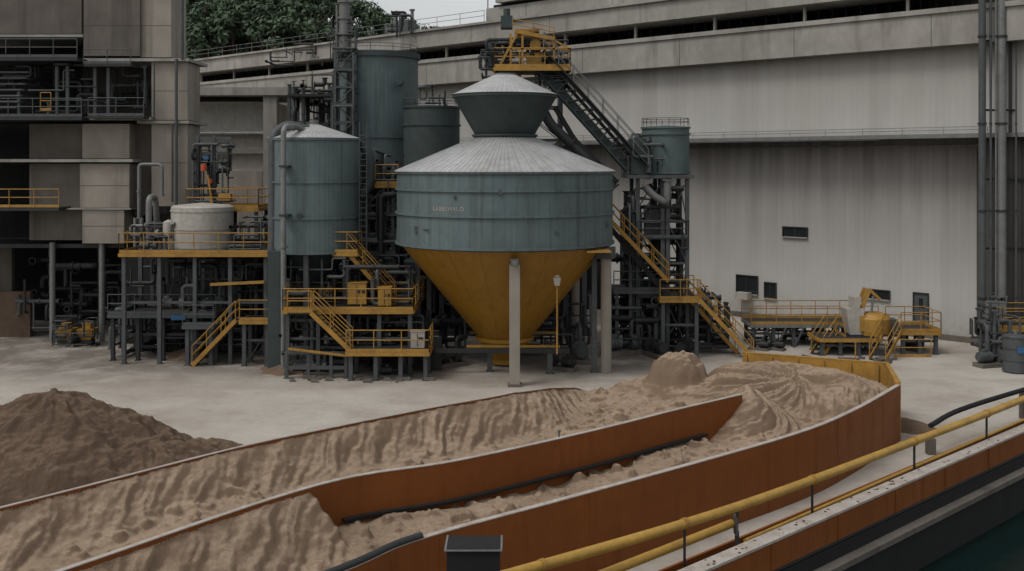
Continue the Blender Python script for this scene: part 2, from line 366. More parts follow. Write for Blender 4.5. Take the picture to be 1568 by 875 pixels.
for i in range(-12,40): qbox(qu.p('girder_stiffeners','orange'),i*3.4,i*3.4+.04,.382,.42,.21,.92)
rs_=random.Random(8)
for i in range(70):
    t=rs_.uniform(-2,30); o_=rs_.uniform(-.02,.32); c=Q(t,o_,1.0+.01); qu.p('sand_and_rust_crumbs','sandd').rbox(c,rs_.uniform(.02,.10),rs_.uniform(.02,.06),rs_.uniform(.01,.03),rs_.random()*3)
qu.done()
yp=Obj('yellow_pipe_rail')
pp=[P(p_,q_,y_) for p_,q_,y_ in ((560,935,21.0),(790,877,23.3),(1130,776,27.9),(1400,676,34.6),(1568,611,40.4),(1700,555,47.5))]
pp=[Vector(v) for v in smooth([tuple(p_) for p_ in pp],8)]
yp.p('main_pipe','ypipe').tube(pp,.125,n=16,bend=.01)
for i in range(4,len(pp)-1,5):
    q=pp[i]; yp.p('brackets','dsteel').beam((q.x,q.y,.1),(q.x,q.y,q.z-.1),.06); yp.p('clamps','yellow').cyl(q-(pp[i+1]-q).normalized()*.06,q+(pp[i+1]-q).normalized()*.06,.15,n=14)
l2=[P(800,925,23.2),P(930,877,25.1),P(1120,802,28.5)]
yp.p('lower_pipe','ypipe').tube(l2,.115,n=14)
e_=l2[2]; yp.p('lower_pipe_bracket','steel').rbox(e_+Vector((.12,0,-.05)),.06,.35,.5); yp.p('lower_pipe_bracket').beam(e_+Vector((.15,0,-.2)),e_+Vector((.15,0,-1.1)),.1); yp.p('lower_pipe_bracket').beam(e_+Vector((.15,0,.1)),(e_.x+.1,e_.y-.3,1.8),.08)
l3=[Q(3.5,-.5,.75),Q(10,-.5,.8),Q(24,-.55,.85)]
yp.p('far_lower_pipe','ypipe').tube(l3,.06,n=10,bend=.02); yp.done()
dp=Obj('dark_hose_pipe')
dq=[P(p_,q_,y_) for p_,q_,y_ in ((1425,652,39.5),(1470,628,41.5),(1568,597,45),(1700,560,50))]
dp.p('hose','black').tube([Vector(v) for v in smooth([tuple(p_) for p_ in dq],6)],.10,bend=.01)
dp.p('saddles','concd').rbox((dq[2].x,dq[2].y,.6),.3,.3,1.2); dp.p('saddles','concd').rbox((dq[0].x,dq[0].y,.3),.3,.3,.6)
dp.done()
tr=Obj('service_trough')
qbox(tr.p('trough_floor','brick'),-40,26,-1.1,-.06,.004,.22); qbox(tr.p('trough_side','orange'),-40,26,-1.2,-1.12,.004,.5)
for i in range(-10,8): qbox(tr.p('trough_cross_ties','dsteel'),i*3,i*3+.12,-1.1,-.06,.222,.30)
tr.done()

# ------------------------------------------------------------ sand channel
W1=[(-26,12.5),(-19,20.5),(-13.3,27.2),(-8.87,32.7),(-6.27,35.3),(-3.2,38.1),(.0,40.9),(1.53,43.6),(2.76,46.0),(4.07,48.0)]
W2=[(-19,8),(-14,16.5),(-9.76,22.5),(-5.26,28.6),(-1.62,30.9),(2.48,34.2),(5.9,37.3),(8.7,39.7)]
W3=[(-13,10),(-7.5,18),(-3.7,22.5),(-2.13,24.5),(2.02,27.9),(8.7,33.5),(11.9,36.9),(15.3,41.4)]
S1,S2,S3=[[(float(p_[0]),float(p_[1])) for p_ in smooth(w_,8)] for w_ in (W1,W2,W3)]
def w1top(y): return float(np.interp(y,[39,40.9,43.6,46,48],[2.02,2.0,1.6,1.1,.35]))
end=[(15.3,41.4),(16.3,45.4),(10.6,48.0)]
def wallmesh(p,pe,pl,z0,z1,th=.12,zf=None):
    def off(i,o):
        a=Vector(pl[max(i-1,0)]);b=Vector(pl[min(i+1,len(pl)-1)]); d=(b-a).normalized(); return Vector(pl[i])+Vector((-d.y,d.x))*o
    for i in range(len(pl)-1):
        za=zf(pl[i][1]) if zf else z1; zb_=zf(pl[i+1][1]) if zf else z1
        def hx(t,l0,h0,q):
            c=[off(i,-t),off(i+1,-t),off(i+1,t),off(i,t)]; hz=(za,zb_,zb_,za)
            q.hexa([(*k,(l0 if l0 is not None else h+.002)) for k,h in zip(c,hz)]+[(*k,h+h0) for k,h in zip(c,hz)])
        hx(th/2,z0,0,p); hx(th/2+.012,None,.028,pe)
o=Obj('retaining_wall'); wallmesh(o.p('steel_plate','orange'),o.p('top_edge','edge'),S1,0,2.02,.08,w1top); o.done()
o=Obj('retaining_wall'); wallmesh(o.p('steel_plate','orange'),o.p('top_edge','edge'),S2,0,2.2,.12); o.done()
o=Obj('retaining_wall'); wallmesh(o.p('steel_plate','orange'),o.p('top_edge','edge'),S3,0,2.2,.14)
for i in range(4,len(S3)-1,7):
    a=Vector(S3[i]);d=(Vector(S3[i+1])-a).normalized(); n_=Vector((d.y,-d.x)); q=a+n_*.075
    o.p('weld_seams','orange').rbox((q.x,q.y,1.09),.03,.012,2.16,math.atan2(d.y,d.x))
q=[Vector((*S3[i],2.26)) for i in range(0,27)]; q=[v for v in q if v.y<24.6]
o.p('black_edge_tube','dsteel').tube(q,.09,bend=.01); o.done()
o=Obj('yellow_end_bulkhead'); wallmesh(o.p('plate','yellow'),o.p('flange','yellow'),end,0,2.3,.2)
for t in np.linspace(.06,.97,6):
    a=Vector(end[1])*(1-t)+Vector(end[2])*t; o.p('ribs','yellow').rbox((a.x-.05,a.y-.14,1.2),.06,.08,2.1,-.42)
o.done()
xs=np.arange(-20,17.2,.065); ys=np.arange(14,50,.065); XX,YY=np.meshgrid(xs,ys)
far=[(4.07,48.0),(6.4,49.2),(8.6,49.2),(10.6,48.0)]
poly=S1+far[1:]+[(16.3,45.4),(15.3,41.4)]+S3[::-1]
mask=inpoly(XX,YY,poly)
d1,s1,_=pdist(XX,YY,S1); d2,s2,sd2=pdist(XX,YY,S2); d3,s3,_=pdist(XX,YY,S3); df,_,_=pdist(XX,YY,far)
T1=np.interp(YY,[39,40.9,43.6,46,48],[2.02,2.0,1.6,1.1,.35])
wq=fbm(XX*.8,YY*.8,3)
def rill(s,d):
    # run-down streaks: noise stretched along the slope, wandering and fading unevenly
    q=s+1.1*d+.9*wq
    return (.70*fbm(q*1.3,d*.3+3,3,.6)+.50*fbm(q*4.0+7,d*.45,3,.6)+.12*fbm(q*11,d*1.2,2))*(.65+1.2*np.clip(fbm(s*.35,d*.3,2)+.3,0,1))
warp=fbm(XX*.5,YY*.5,3)
clods=np.maximum(vn(XX*5.1,YY*5.1)-.76,0)*.6+np.maximum(vn(XX*2.3+5,YY*2.3)-.72,0)*.8
base=.88+.6*fbm(XX*.35,YY*.35,3)+.30*fbm(XX*1.4,YY*1.4,4)+clods
def smax(a,b,k=.22):
    h=np.clip(.5+.5*(a-b)/k,0,1); return b*(1-h)+a*h+k*h*(1-h)
bank1=T1-.03-.60*d1*(1+.5*warp)+.46*rill(s1,d1)*np.clip(d1/.6,0,1)
z=smax(base,bank1)
B=sd2<0
_,s490,_=pdist(np.array([-5.26]),np.array([28.6]),S2); s490=s490[0]
fade=np.clip((s490-s2)/.35,0,1)
bank2=2.14-.62*d2*(1+.5*warp)+.42*rill(s2,d2)*np.clip(d2/.5,0,1)
bank2=np.where(B&(fade>0),bank2*fade-9*(1-fade)*(fade<=0),-9)
z=smax(z,bank2)
cap=1.02+.3*fbm(XX,YY,3)+np.clip(d2*.15,0,.35)+.5*clods+np.clip((XX-5.6)*.8,0,3)
z=np.where(B&(fade<=0)&(XX<9),np.minimum(z,cap),z)
dh,sh,_=pdist(XX,YY,[(9.8,45.2),(11.6,45.4),(13.6,43.6),(13.9,42.2)])
th=np.arctan2(YY-44,XX-12)
heap=2.4-.46*dh*(1+.5*warp)+.75*rill(th*4.5,dh)*np.clip(dh,0,1)
dl,_,_=pdist(XX,YY,[(9.4,41.8),(9.1,39.9)])
heap2=2.15-.60*dl*(1+.5*warp)+.6*rill(np.arctan2(YY-42,XX-9.5)*3,dl)*np.clip(dl,0,1)
dk=np.hypot((XX-7.2)/1.1,YY-45.4)+.5*fbm(XX*1.1,YY*1.1,3)
knob=1.25+1.55*np.sqrt(np.clip(1-(dk/1.25)**2,0,1))+.5*fbm(XX*2.4,YY*2.4,5,.6); knob=np.where(dk<1.25,knob,-1)
skirt=2.25-.55*dk*(1+.6*warp)+.3*fbm(XX*1.5,YY*1.5,4)
z=smax(z,heap,.3); z=smax(z,heap2,.3); z=smax(z,skirt,.3)
z=z+.10*fbm(XX*2.6,YY*2.6,4)+.06*fbm(XX*8,YY*8,3)
z=smax(z,knob,.2)
z=np.where(d1<.3,np.minimum(z,T1),z)
z=np.where((d2<.25),np.minimum(z,2.17),z)
z=np.where(d3<1.2,np.minimum(z,1.9+.12*fbm(XX,YY,3)+.3*d3),z)
d5,_,_=pdist(XX,YY,end[1:]); z=np.minimum(z,1.45+d5*.5+.2*fbm(XX*1.3,YY*1.3,3))
z=np.minimum(z,.02+df*.9+.3*fbm(XX,YY,3))
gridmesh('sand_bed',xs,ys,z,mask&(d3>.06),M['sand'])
o=Obj('rubber_skirting_strip'); sk=o.p('strip','black')
for i in range(len(S2)-1):
    a=Vector(S2[i]); b_=Vector(S2[i+1])
    if a.x<-5.2 or a.x>6.8: continue
    dd=(b_-a).normalized(); n_=Vector((dd.y,-dd.x))*.16; sk.beam((*(a+n_),1.10),(*(b_+n_),1.10),.18,.07)
o.done()
def pile(name,cx,cy,spec,R,mat,amp=.35,res=.07,seed=0):
    xs=np.arange(cx-R,cx+R,res); ys=np.arange(cy-R,cy+R,res); XX,YY=np.meshgrid(xs,ys)
    z=np.full(XX.shape,-.3)
    for (px_,py_,h,sl,tip) in spec:
        d=np.hypot(XX-px_,YY-py_); ang=np.arctan2(YY-py_,XX-px_)
        k=h-sl*(np.sqrt(d*d+tip*tip)-tip)*(1+.25*fbm(XX*.6+seed,YY*.6,3))+amp*fbm(ang*3.5+seed,d*.5,3)*np.clip(d,0,1)
        z=smax(z,k,.2)
    z=z+amp*.7*fbm(XX*2.2+seed,YY*2.2,5,.68)
    gridmesh(name,xs,ys,z,z>-.06,mat)
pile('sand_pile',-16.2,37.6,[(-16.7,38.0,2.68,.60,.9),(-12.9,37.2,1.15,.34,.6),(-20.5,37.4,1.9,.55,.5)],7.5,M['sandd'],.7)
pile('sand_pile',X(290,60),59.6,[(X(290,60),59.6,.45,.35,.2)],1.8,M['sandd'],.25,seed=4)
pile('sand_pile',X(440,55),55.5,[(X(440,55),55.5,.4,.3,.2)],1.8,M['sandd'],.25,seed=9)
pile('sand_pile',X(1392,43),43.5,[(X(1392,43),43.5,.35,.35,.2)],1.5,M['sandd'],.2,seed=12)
o=Obj('black_control_cabinet',(-.8,22,0)); q=o.p('body','black'); q.box(-1.35,-.25,21.6,22.4,1.9,2.98); q.box(-1.1,-.5,21.8,22.2,0,1.9)
le=o.p('lid_edge','lsteel'); le.box(-1.4,-.2,21.55,21.59,2.985,3.01); le.box(-1.4,-1.36,21.59,22.45,2.985,3.01); le.box(-.24,-.2,21.59,22.45,2.985,3.01); o.p('lid','black').box(-1.355,-.245,21.595,22.44,2.982,3.0)
o.p('hinges','lsteel').box(-1.3,-1.2,21.56,21.598,2.2,2.35); o.done()

# ------------------------------------------------------------ warehouse
A0=Vector((28.2,63)); dv=Vector(D); nv=Vector((-.685,-.729))
def W(u,v,z_): p_=A0+dv*u+nv*v; return Vector((p_.x,p_.y,z_))
def wb(p,u0,u1,v0,v1,z0,z1):
    p.hexa([W(u1,v1,z0),W(u0,v1,z0),W(u0,v0,z0),W(u1,v0,z0),W(u1,v1,z1),W(u0,v1,z1),W(u0,v0,z1),W(u1,v0,z1)])
def uY(px,v=0):
    k=(px-784)/F; return ((k*(A0.y+nv.y*v))-(A0.x+nv.x*v))/(dv.x-k*dv.y)
o=Obj('warehouse_building',(28.2,63,0))
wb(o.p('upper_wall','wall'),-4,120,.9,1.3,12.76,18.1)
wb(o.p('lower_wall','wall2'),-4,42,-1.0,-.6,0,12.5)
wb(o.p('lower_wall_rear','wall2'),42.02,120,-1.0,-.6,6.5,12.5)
wb(o.p('ledge','lsteel'),-4,120,-.58,1.7,12.505,12.755)
wb(o.p('fascia_beam','concb'),-6,120,-.6,2.3,18.0,20.2)
wb(o.p('fascia_lip','concb'),-6,120,2.302,2.45,19.95,20.25)
wb(o.p('parapet_beam','concb'),-6,120,-1.5,1.6,21.5,22.9)
wb(o.p('parapet_cap','concb'),-6,120,-1.6,1.85,22.902,23.1)
wb(o.p('roof_slab','concd'),-6,120,-45,-1.61,22.0,22.9)
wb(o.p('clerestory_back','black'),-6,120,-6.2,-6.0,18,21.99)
wb(o.p('clerestory_floor','concd'),-6,120,-6,-.61,19.8,20.2)
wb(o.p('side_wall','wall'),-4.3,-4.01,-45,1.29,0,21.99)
wb(o.p('base_kerb','concd'),-1,42,-.599,-.4,0,.35)
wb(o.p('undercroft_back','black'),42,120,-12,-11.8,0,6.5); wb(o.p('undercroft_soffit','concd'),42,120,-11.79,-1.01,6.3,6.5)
for u in range(-3,120,7): wb(o.p('clerestory_posts','concb'),u,u+.16,.6,.8,20.201,21.49)
for u in range(0,120,1): wb(o.p('clerestory_screen','dsteel'),u,u+.05,-1.2,-1.1,20.21,21.49)
for u in range(2,120,9):
    wb(o.p('beam_joints','dsteel'),u,u+.035,2.301,2.305,18.02,19.94); wb(o.p('beam_joints'),u+4,u+4.03,1.601,1.605,21.52,22.88)
rail(o.p('parapet_rail','lsteel'),[W(uY(760),1.5,23.11),W(118,1.5,23.11)],1.0,3,.025,False)
rail(o.p('ledge_rail','lsteel'),[W(-1,1.6,12.76),W(60,1.6,12.76)],.4,2.5,.018,False)
o.p('ledge_conduit','lsteel').tube([W(-1,-.45,12.1),W(60,-.45,12.1)],.06)
for u in range(44,120,7): wb(o.p('bay_columns','concb'),u,u+.8,-1.6,-.59,0,12.4)
ue=uY(758)
wb(o.p('upper_roof_beam','concb'),-8,ue,-6,1.1,23.102,24.3); wb(o.p('upper_roof_band','black'),-8,ue-.5,-6,.7,24.301,24.6); wb(o.p('upper_roof_beam'),-8,ue-1.5,-6,1.5,24.601,26.4)
for u in range(0,int(ue),9): wb(o.p('beam_joints'),u,u+.035,1.101,1.105,23.2,24.28)
def opening(px0,px1,py0,py1,kind='window'):
    u0=uY(px0,-.6);u1=uY(px1,-.6); u0,u1=min(u0,u1),max(u0,u1); Yc=W((u0+u1)/2,-.6,0).y; z0=Z(py1,Yc);z1=Z(py0,Yc)
    if kind=='door': z0=max(z0,.36)
    g_=o.p('window_glass','glass') if kind=='window' else o.p('door_leaf','steel')
    wb(g_,u0,u1,-.599,-.57,z0,z1); f=o.p('window_frames','dsteel')
    t=.07
    wb(f,u0-t,u1+t,-.599,-.5,z1,z1+t); wb(o.p('window_sills','concb'),u0-t,u1+t,-.599,-.42,z0-t,z0-.002); wb(f,u0-t,u0,-.599,-.5,z0,z1); wb(f,u1,u1+t,-.599,-.5,z0,z1)
    if kind=='window':
        k=max(2,round((u1-u0)/.9))
        for i in range(1,k): um=u0+(u1-u0)*i/k; wb(f,um-.035,um+.035,-.569,-.53,z0,z1)
    else: wb(o.p('door_panel','glass'),u0+.3,u1-.3,-.569,-.56,z1-.9,z1-.3)
opening(1200,1236,349,363); opening(1129,1160,423,450); opening(1172,1188,434,457); opening(1325,1362,445,458); opening(1400,1421,450,493,'door')
u=uY(1150,-.5); Yc=W(u,0,0).y; wb(o.p('air_conditioner','white'),u-.1,u+.9,-.45,.2,Z(459,Yc),Z(449,Yc))
o.done()
o=Obj('roof_mast'); q=W(uY(711),-3,22.9); o.p('mast','lsteel').cyl(q,q+Vector((0,0,5.2)),.07,.04); o.p('mast_foot','steel').rbox(q+Vector((0,0,.1)),.5,.5,.2); o.done()
o=Obj('rooftop_plant')
for px_ in (604,618,630,775,792,803):
    u=uY(px_); q=W(u,.3 if px_<700 else -1.2,23.11 if px_<700 else 22.95); k=random.uniform(.9,1.5) if px_<700 else 4
    o.p('housings','steel').rbox(q+Vector((0,0,k/2)),1.0,1.0,k,.75); o.p('stacks','lsteel').cyl(q+Vector((.3,0,k)),q+Vector((.3,0,k+.9)),.16); o.p('stacks','lsteel').cyl(q+Vector((.3,0,k+.9)),q+Vector((.3,0,k+1.05)),.26)
pipes(o,X(425,110),X(500,108),104,110,20.5,23.6,9,3,mats=('steel','dsteel')); pipes(o,X(596,97),X(636,97),95,98,22.5,25,7,4,mats=('steel','dsteel')); o.done()
o=Obj('annex_building'); c=o.p('walls','white')
x0,x1=X(300,95),X(440,95)
o.p('lower_block','conc').box(x0-8,x1-2,94,104,0,Z(262,94)); c.box(x0-8,x1-1,95,104,Z(262,94)+.01,Z(158,95))
for yy in (200,232,262): o.p('ledges','concb').box(x0-8.2,x1-.8,94.4,94.99,Z(yy,95)-.2,Z(yy,95)+.15)
o.p('roof_slab','concb').box(x0-8.5,x1+2.5,93,105,Z(147,94),Z(135,94)); o.p('pier','concb').box(x1-1.8,x1-.6,93.3,94.3,0,Z(147,94)-.01)
o.p('pipes','lsteel').tube([(x0-2,93.9,Z(205,94)),(x1+3,93.9,Z(205,94)),(x1+3,93.9,Z(160,94))],.2)
o.p('steel_gallery','dsteel').box(X(440,88),X(512,88),88,92,Z(148,88),Z(144,88)); lattice(o.p('steel_gallery_frame','steel'),X(442,88),X(508,88),88.2,91.8,0,Z(148,88),2.4,.25); pipes(o,X(440,88),X(510,88),88,92,12,Z(110,88),30,17,mats=('steel','dsteel'),rr=(.08,.22)); o.done()

# ------------------------------------------------------------ right dark tower & pipes
o=Obj('dark_clad_tower'); Y0=60.5
o.p('cladding','dwall').box(X(1546,Y0),X(1546,Y0)+14,Y0,Y0+20,0,32); o.p('recess','dwall').box(X(1521,Y0+1),X(1546,Y0)-.02,Y0+1.2,Y0+20,0,32)
for zz in range(2,32,4): o.p('girts','dsteel').box(X(1500,Y0),X(1546,Y0)+14,Y0-.12,Y0-.005,zz,zz+.12)
for px_,r,m,top in ((1504,.2,'steel',32),(1517,.07,'steel',32),(1534,.24,'lsteel',32),(1525,.05,'lsteel',32),(1556,.05,'steel',32)):
    x=X(px_,Y0-.6); o.p('downpipes_'+m,m).cyl((x,Y0-.6,3.2 if px_==1534 else .2),(x,Y0-.6,top),r,n=16)
    for zz in range(3,32,5): o.p('pipe_clamps','dsteel').cyl((x,Y0-.6,zz+.2),(x,Y0-.6,zz+.32),r*1.25,n=16)
o.done()
o=Obj('pump_station'); pipes(o,X(1498,58),X(1545,58),56.5,59,.2,3.6,20,21,rr=(.06,.16),mats=('steel','dsteel')); pump(o,(X(1512,57),56.5,0),.3,1.1); cabinet(o,X(1525,58.5),58.5,0,.9,.6,3.2)
platform(o,X(1535,57.5),X(1640,57.5),57.5,59.8,1.9,nx=3); o.done()
def bin_(px_,Y_,top,bot,r,name='storage_drum',m='steel'):
    o=Obj(name,(X(px_,Y_),Y_,0)); c=(X(px_,Y_),Y_); q=o.p('shell',m); q.lathe(c,[(0,bot),(r,bot),(r,top-.1),(r*.9,top),(0,top+.05)],32)
    for t in (.05,.35,.68,.97): z_=bot+(top-bot)*t; q.lathe(c,[(r,z_-.04),(r+.04,z_-.04),(r+.04,z_+.04),(r,z_+.04)],32)
    o.p('lid_valve','lsteel').cyl((c[0],c[1],top),(c[0],c[1],top+.25),.1); return o
o=bin_(1555,55,1.95,.02,.62); o.p('label','blue').box(X(1555,55)-.2,X(1555,55)+.15,54.33,54.37,1.1,1.4); o.done()

# ------------------------------------------------------------ left concrete tower
o=Obj('concrete_plant_tower'); T=64
def tb(p,px0,px1,py0,py1,yo=0,dep=10):
    Yf=T+yo; p.box(X(px0,Yf),X(px1,Yf),Yf,Yf+dep,Z(py1,Yf),Z(py0,Yf))
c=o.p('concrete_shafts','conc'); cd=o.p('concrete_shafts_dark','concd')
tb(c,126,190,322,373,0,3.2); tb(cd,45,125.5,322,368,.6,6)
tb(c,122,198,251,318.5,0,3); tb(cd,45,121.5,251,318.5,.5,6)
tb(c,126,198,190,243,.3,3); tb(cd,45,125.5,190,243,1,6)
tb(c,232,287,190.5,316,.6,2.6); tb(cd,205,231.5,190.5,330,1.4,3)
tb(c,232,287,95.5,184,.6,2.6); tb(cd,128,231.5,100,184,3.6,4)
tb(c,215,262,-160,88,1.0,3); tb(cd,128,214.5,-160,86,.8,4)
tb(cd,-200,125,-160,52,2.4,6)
s=o.p('slabs','concb')
tb(s,-200,203,244,248.5,-.3,6); tb(s,210,289,185,189.5,.3,4); tb(s,126,289,89.5,94,.3,4); tb(s,-200,231,179.5,184,-.1,6); tb(s,40,200,319.3,321.3,-.1,6)
tb(s,-200,127,53,57,1.5,6)
fj=o.p('formwork_joints','dsteel')
for (a_,b_,yy,yo) in ((126,190,347,0),(122,198,285,0),(232,287,250,.6),(232,287,140,.6),(215,262,40,1.0),(128,214,40,.8)):
    Yf=T+yo; fj.box(X(a_,Yf),X(b_,Yf),Yf-.004,Yf-.001,Z(yy,Yf),Z(yy,Yf)+.03)
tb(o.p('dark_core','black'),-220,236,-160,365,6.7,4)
cc=o.p('stilts','lsteel')
for px_ in (77,153,-40,-150): 
    cc.cyl((X(px_,T),T+.3,0),(X(px_,T),T+.3,Z(372,T)),.17,n=16); cc.cyl((X(px_,T+6),T+6.3,0),(X(px_,T+6),T+6.3,Z(372,T)),.25,n=16)
tb(o.p('soffit_beams','dsteel'),-220,190,374,380,.6,5)
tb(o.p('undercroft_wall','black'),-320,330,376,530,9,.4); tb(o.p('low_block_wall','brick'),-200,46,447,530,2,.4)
tb(o.p('low_concrete_block','concd'),-200,18,375,446,3,.4)
for (a,b_,yy) in ((-100,125,179),(-100,118,88),(-100,90,318)):
    Yf=T-1.2; z_=Z(yy,Yf); o.p('gallery_decks','dsteel').box(X(a,Yf),X(b_,Yf),Yf,T+6,z_-.2,z_)
    rail(o.p('gallery_rails_y' if yy==318 else 'gallery_rails','yellow' if yy==318 else 'steel'),[(X(a,Yf),Yf,z_),(X(b_,Yf),Yf,z_)])
for i in range(7):
    z_=Z(112+i*9,T); o.p('pipe_bank','steel').tube([(X(-100,T),T-.5,z_),(X(50-i*3,T),T-.5,z_),(X(50-i*3,T),T+3,z_)],.07)
pipes(o,X(-10,T),X(215,T),T-.6,T+3,Z(178,T),Z(98,T),36,5,rr=(.05,.14),mats=('steel','dsteel'))
for px_ in (92,108,150,170): o.p('gallery_posts','steel').hcol(X(px_,T),T-.4,Z(179,T),Z(100,T),.18)
Yf=T-1.0; z_=Z(178,Yf); o.p('gallery_decks','dsteel').box(X(135,Yf),X(220,Yf),Yf,T+3,z_-.15,z_); rail(o.p('gallery_rails','steel'),[(X(135,Yf),Yf,z_),(X(220,Yf),Yf,z_)])
z_=Z(98,Yf); o.p('gallery_decks').box(X(128,Yf),X(200,Yf),Yf,T+.7,z_-.15,z_); rail(o.p('gallery_rails','steel'),[(X(128,Yf),Yf,z_),(X(200,Yf),Yf,z_)],.9)
rail(o.p('gallery_rails_y','yellow'),[(X(62,Yf),Yf,Z(170,Yf)),(X(78,Yf),Yf,Z(170,Yf))])
lp=o.p('vertical_pipes','steel')
for px_,a,b_,r in ((268,90,335,.09),(277,-60,90,.1),(213,250,350,.13),(262,190,310,.06),(234,95,184,.05)): lp.cyl((X(px_,T),T+.25,Z(b_,T)),(X(px_,T),T+.25,Z(a,T)),r)
o.p('looped_pipes','lsteel').tube([P(213,335,T-.8),P(213,252,T-.8),P(235,252,T-.8),P(248,252,T-.8),P(248,300,T-.8)],.11,fl=True)
pipes(o,X(0,T),X(300,T),T+1,T+6,.3,4.6,40,8,mats=('dsteel','steel','dsteel'),rr=(.06,.2))
for px_ in (100,132):
    b_=o.p('yellow_hopper_boxes','yellow'); x=X(px_,63); b_.hexa([(x-.3,62.9,.35),(x+.3,62.9,.35),(x+.3,63.5,.35),(x-.3,63.5,.35),(x-.5,62.7,1.0),(x+.5,62.7,1.0),(x+.5,63.7,1.0),(x-.5,63.7,1.0)]); b_.box(x-.25,x+.25,63,63.4,1.01,1.35)
    o.p('hopper_stand','dsteel').box(x-.35,x+.35,62.9,63.5,0,.34)
pump(o,(X(115,62.5),63,0),1.2,.9,'dsteel'); pipes(o,X(88,63),X(150,63),62.2,63.8,.1,1.8,14,19,mats=('dsteel','steel'),rr=(.04,.1)); o.done()

# ------------------------------------------------------------ long dark machinery shed behind plant
o=Obj('machinery_shed'); y_=70
o.p('roof','dsteel').box(X(300,y_),X(900,y_),y_,y_+9,5.0,5.3); o.p('back_wall','black').box(X(300,y_),X(940,y_),y_+8.6,y_+9,0,5)
for i in range(9): x=X(310,y_)+i*3.2; o.p('columns','steel').hcol(x,y_+.2,0,5,.3)
o.p('side_wall','dsteel').box(X(300,y_)-.3,X(300,y_),y_,y_+9,0,5); o.p('floor_slab','black').box(X(300,y_),X(900,y_),y_-3.5,y_+8.5,.004,.05)
pipes(o,X(300,y_),X(900,y_),y_-3,y_+4,.3,5,110,11,mats=('dsteel','steel','dsteel'),rr=(.06,.24))
for i in range(8): pump(o,(X(330+i*70,66),66+random.random()*2,0),random.random()*3,1.3,'dsteel')
o.done()

# ------------------------------------------------------------ tanks
def bands(p,c,R,zs,h=.1,t=.07,n=96):
    for z_ in zs: p.lathe(c,[(R,z_-h),(R+t,z_-h),(R+t,z_+h),(R,z_+h)],n)
cx,cy=X(773,57),57.0; R=5.86
hp=Obj('hopper_silo',(cx,cy,0)); c=(cx,cy)
zb,zt=6.69,10.55
hp.p('drum_shell','teal').lathe(c,[(R,zb),(R,zt)],128)
bands(hp.p('drum_flanges','teal'),c,R,(zb+.05,8.35,9.62,zt-.04),.055,.10,128)
hp.p('roof_sheet','roof').lathe(c,[(R+.14,zt+.03),(1.75,12.35)],128)
hp.p('roof_eave','roof').lathe(c,[(R+.14,zt+.03),(R+.14,zt-.0),(R,zt-.0)],128)
rs=hp.p('roof_ribs','roof')
for i in range(66):
    t=2*math.pi*(i+.5)/66; e=Vector((math.cos(t),math.sin(t),0)); k=Vector((cx,cy,0)); rs.beam(k+e*(R+.12)+Vector((0,0,zt+.04)),k+e*1.76+Vector((0,0,12.36)),.03,.03)
hp.p('neck_ring','teald').lathe(c,[(1.72,12.2),(1.72,12.45),(1.8,12.45),(1.8,12.55),(1.64,12.55),(1.72,12.7),(2.80,14.55),(2.87,14.55),(2.87,14.68),(2.82,14.68)],96)
hp.p('cap_roof','roof').lathe(c,[(2.92,14.70),(.65,15.78),(.6,15.78)],96)
hp.p('cap_vent','lsteel').lathe(c,[(.62,15.77),(.62,15.87),(0,15.92)],24)
hp.p('discharge_cone','ycone').lathe(c,[(R-.22,zb-.06),(1.42,1.55)],128)
cs_=hp.p('cone_seams','ycone')
for i in range(20):
    t=2*math.pi*(i+.3)/20; e=Vector((math.cos(t),math.sin(t),0)); k=Vector((cx,cy,0)); cs_.beam(k+e*(R-.22)+Vector((0,0,zb-.07)),k+e*1.43+Vector((0,0,1.56)),.025,.02)
hp.p('cone_flange','teald').lathe(c,[(R-.0,zb-.002),(R-.0,zb-.06),(R-.25,zb-.06)],128)
bands(hp.p('cone_ring','ycone'),c,1.45,(1.5,),.1,.14,64)
hp.p('outlet','ycone').lathe(c,[(1.4,1.4),(.7,.35),(.7,.1)],48)
for yy in (cy-2.3,cy+2.1): hp.p('ring_walkway','yellow').box(cx-2.0,cx+2.9,yy,yy+.12,1.34,1.46)
hp.p('base_beams','dsteel').box(cx-3.6,cx+3.4,cy-2.6,cy-2.35,1.1,1.33)
fc=hp.p('front_concrete_column','conc'); fx=X(788,51.6); fc.box(fx-.26,fx+.26,51.35,51.87,0,6.0); hp.p('column_heads','lsteel').box(fx-.2,fx+.2,51.3,51.8,6.0,6.3); hp.p('column_heads').cyl((fx,51.2,6.1),(fx,50.9,6.1),.12)
hp.p('column_foot','concd').box(fx-.34,fx+.34,51.27,51.95,0,.12)
rc=hp.p('round_columns','conc')
for ang in (-22,45,90): 
    t=math.radians(ang); x,y=cx+5.75*math.cos(t),cy+5.75*math.sin(t); rc.cyl((x,y,0),(x,y,6.0),.28,n=20); hp.p('column_heads_dark','steel').rbox((x,y,6.3),.8,.8,.6,t)
sc=hp.p('steel_columns','steel')
for px_,yy in ((910,55),(640,57.5),(657,59),(750,55.2),(842,54.6)): 
    sc.hcol(X(px_,yy),yy,0,6.4 if px_ not in (750,842) else 1.1,.26)
sc.beam((X(640,57.5),57.5,1.0),(X(640,57.5),61,1.0),.15)
sc.beam((X(910,55),55,6.2),(X(935,55),55.2,6.2),.25)
hp.p('rim_platform','yellow').box(X(898,53),X(935,53),52.6,54.2,6.48,6.56)
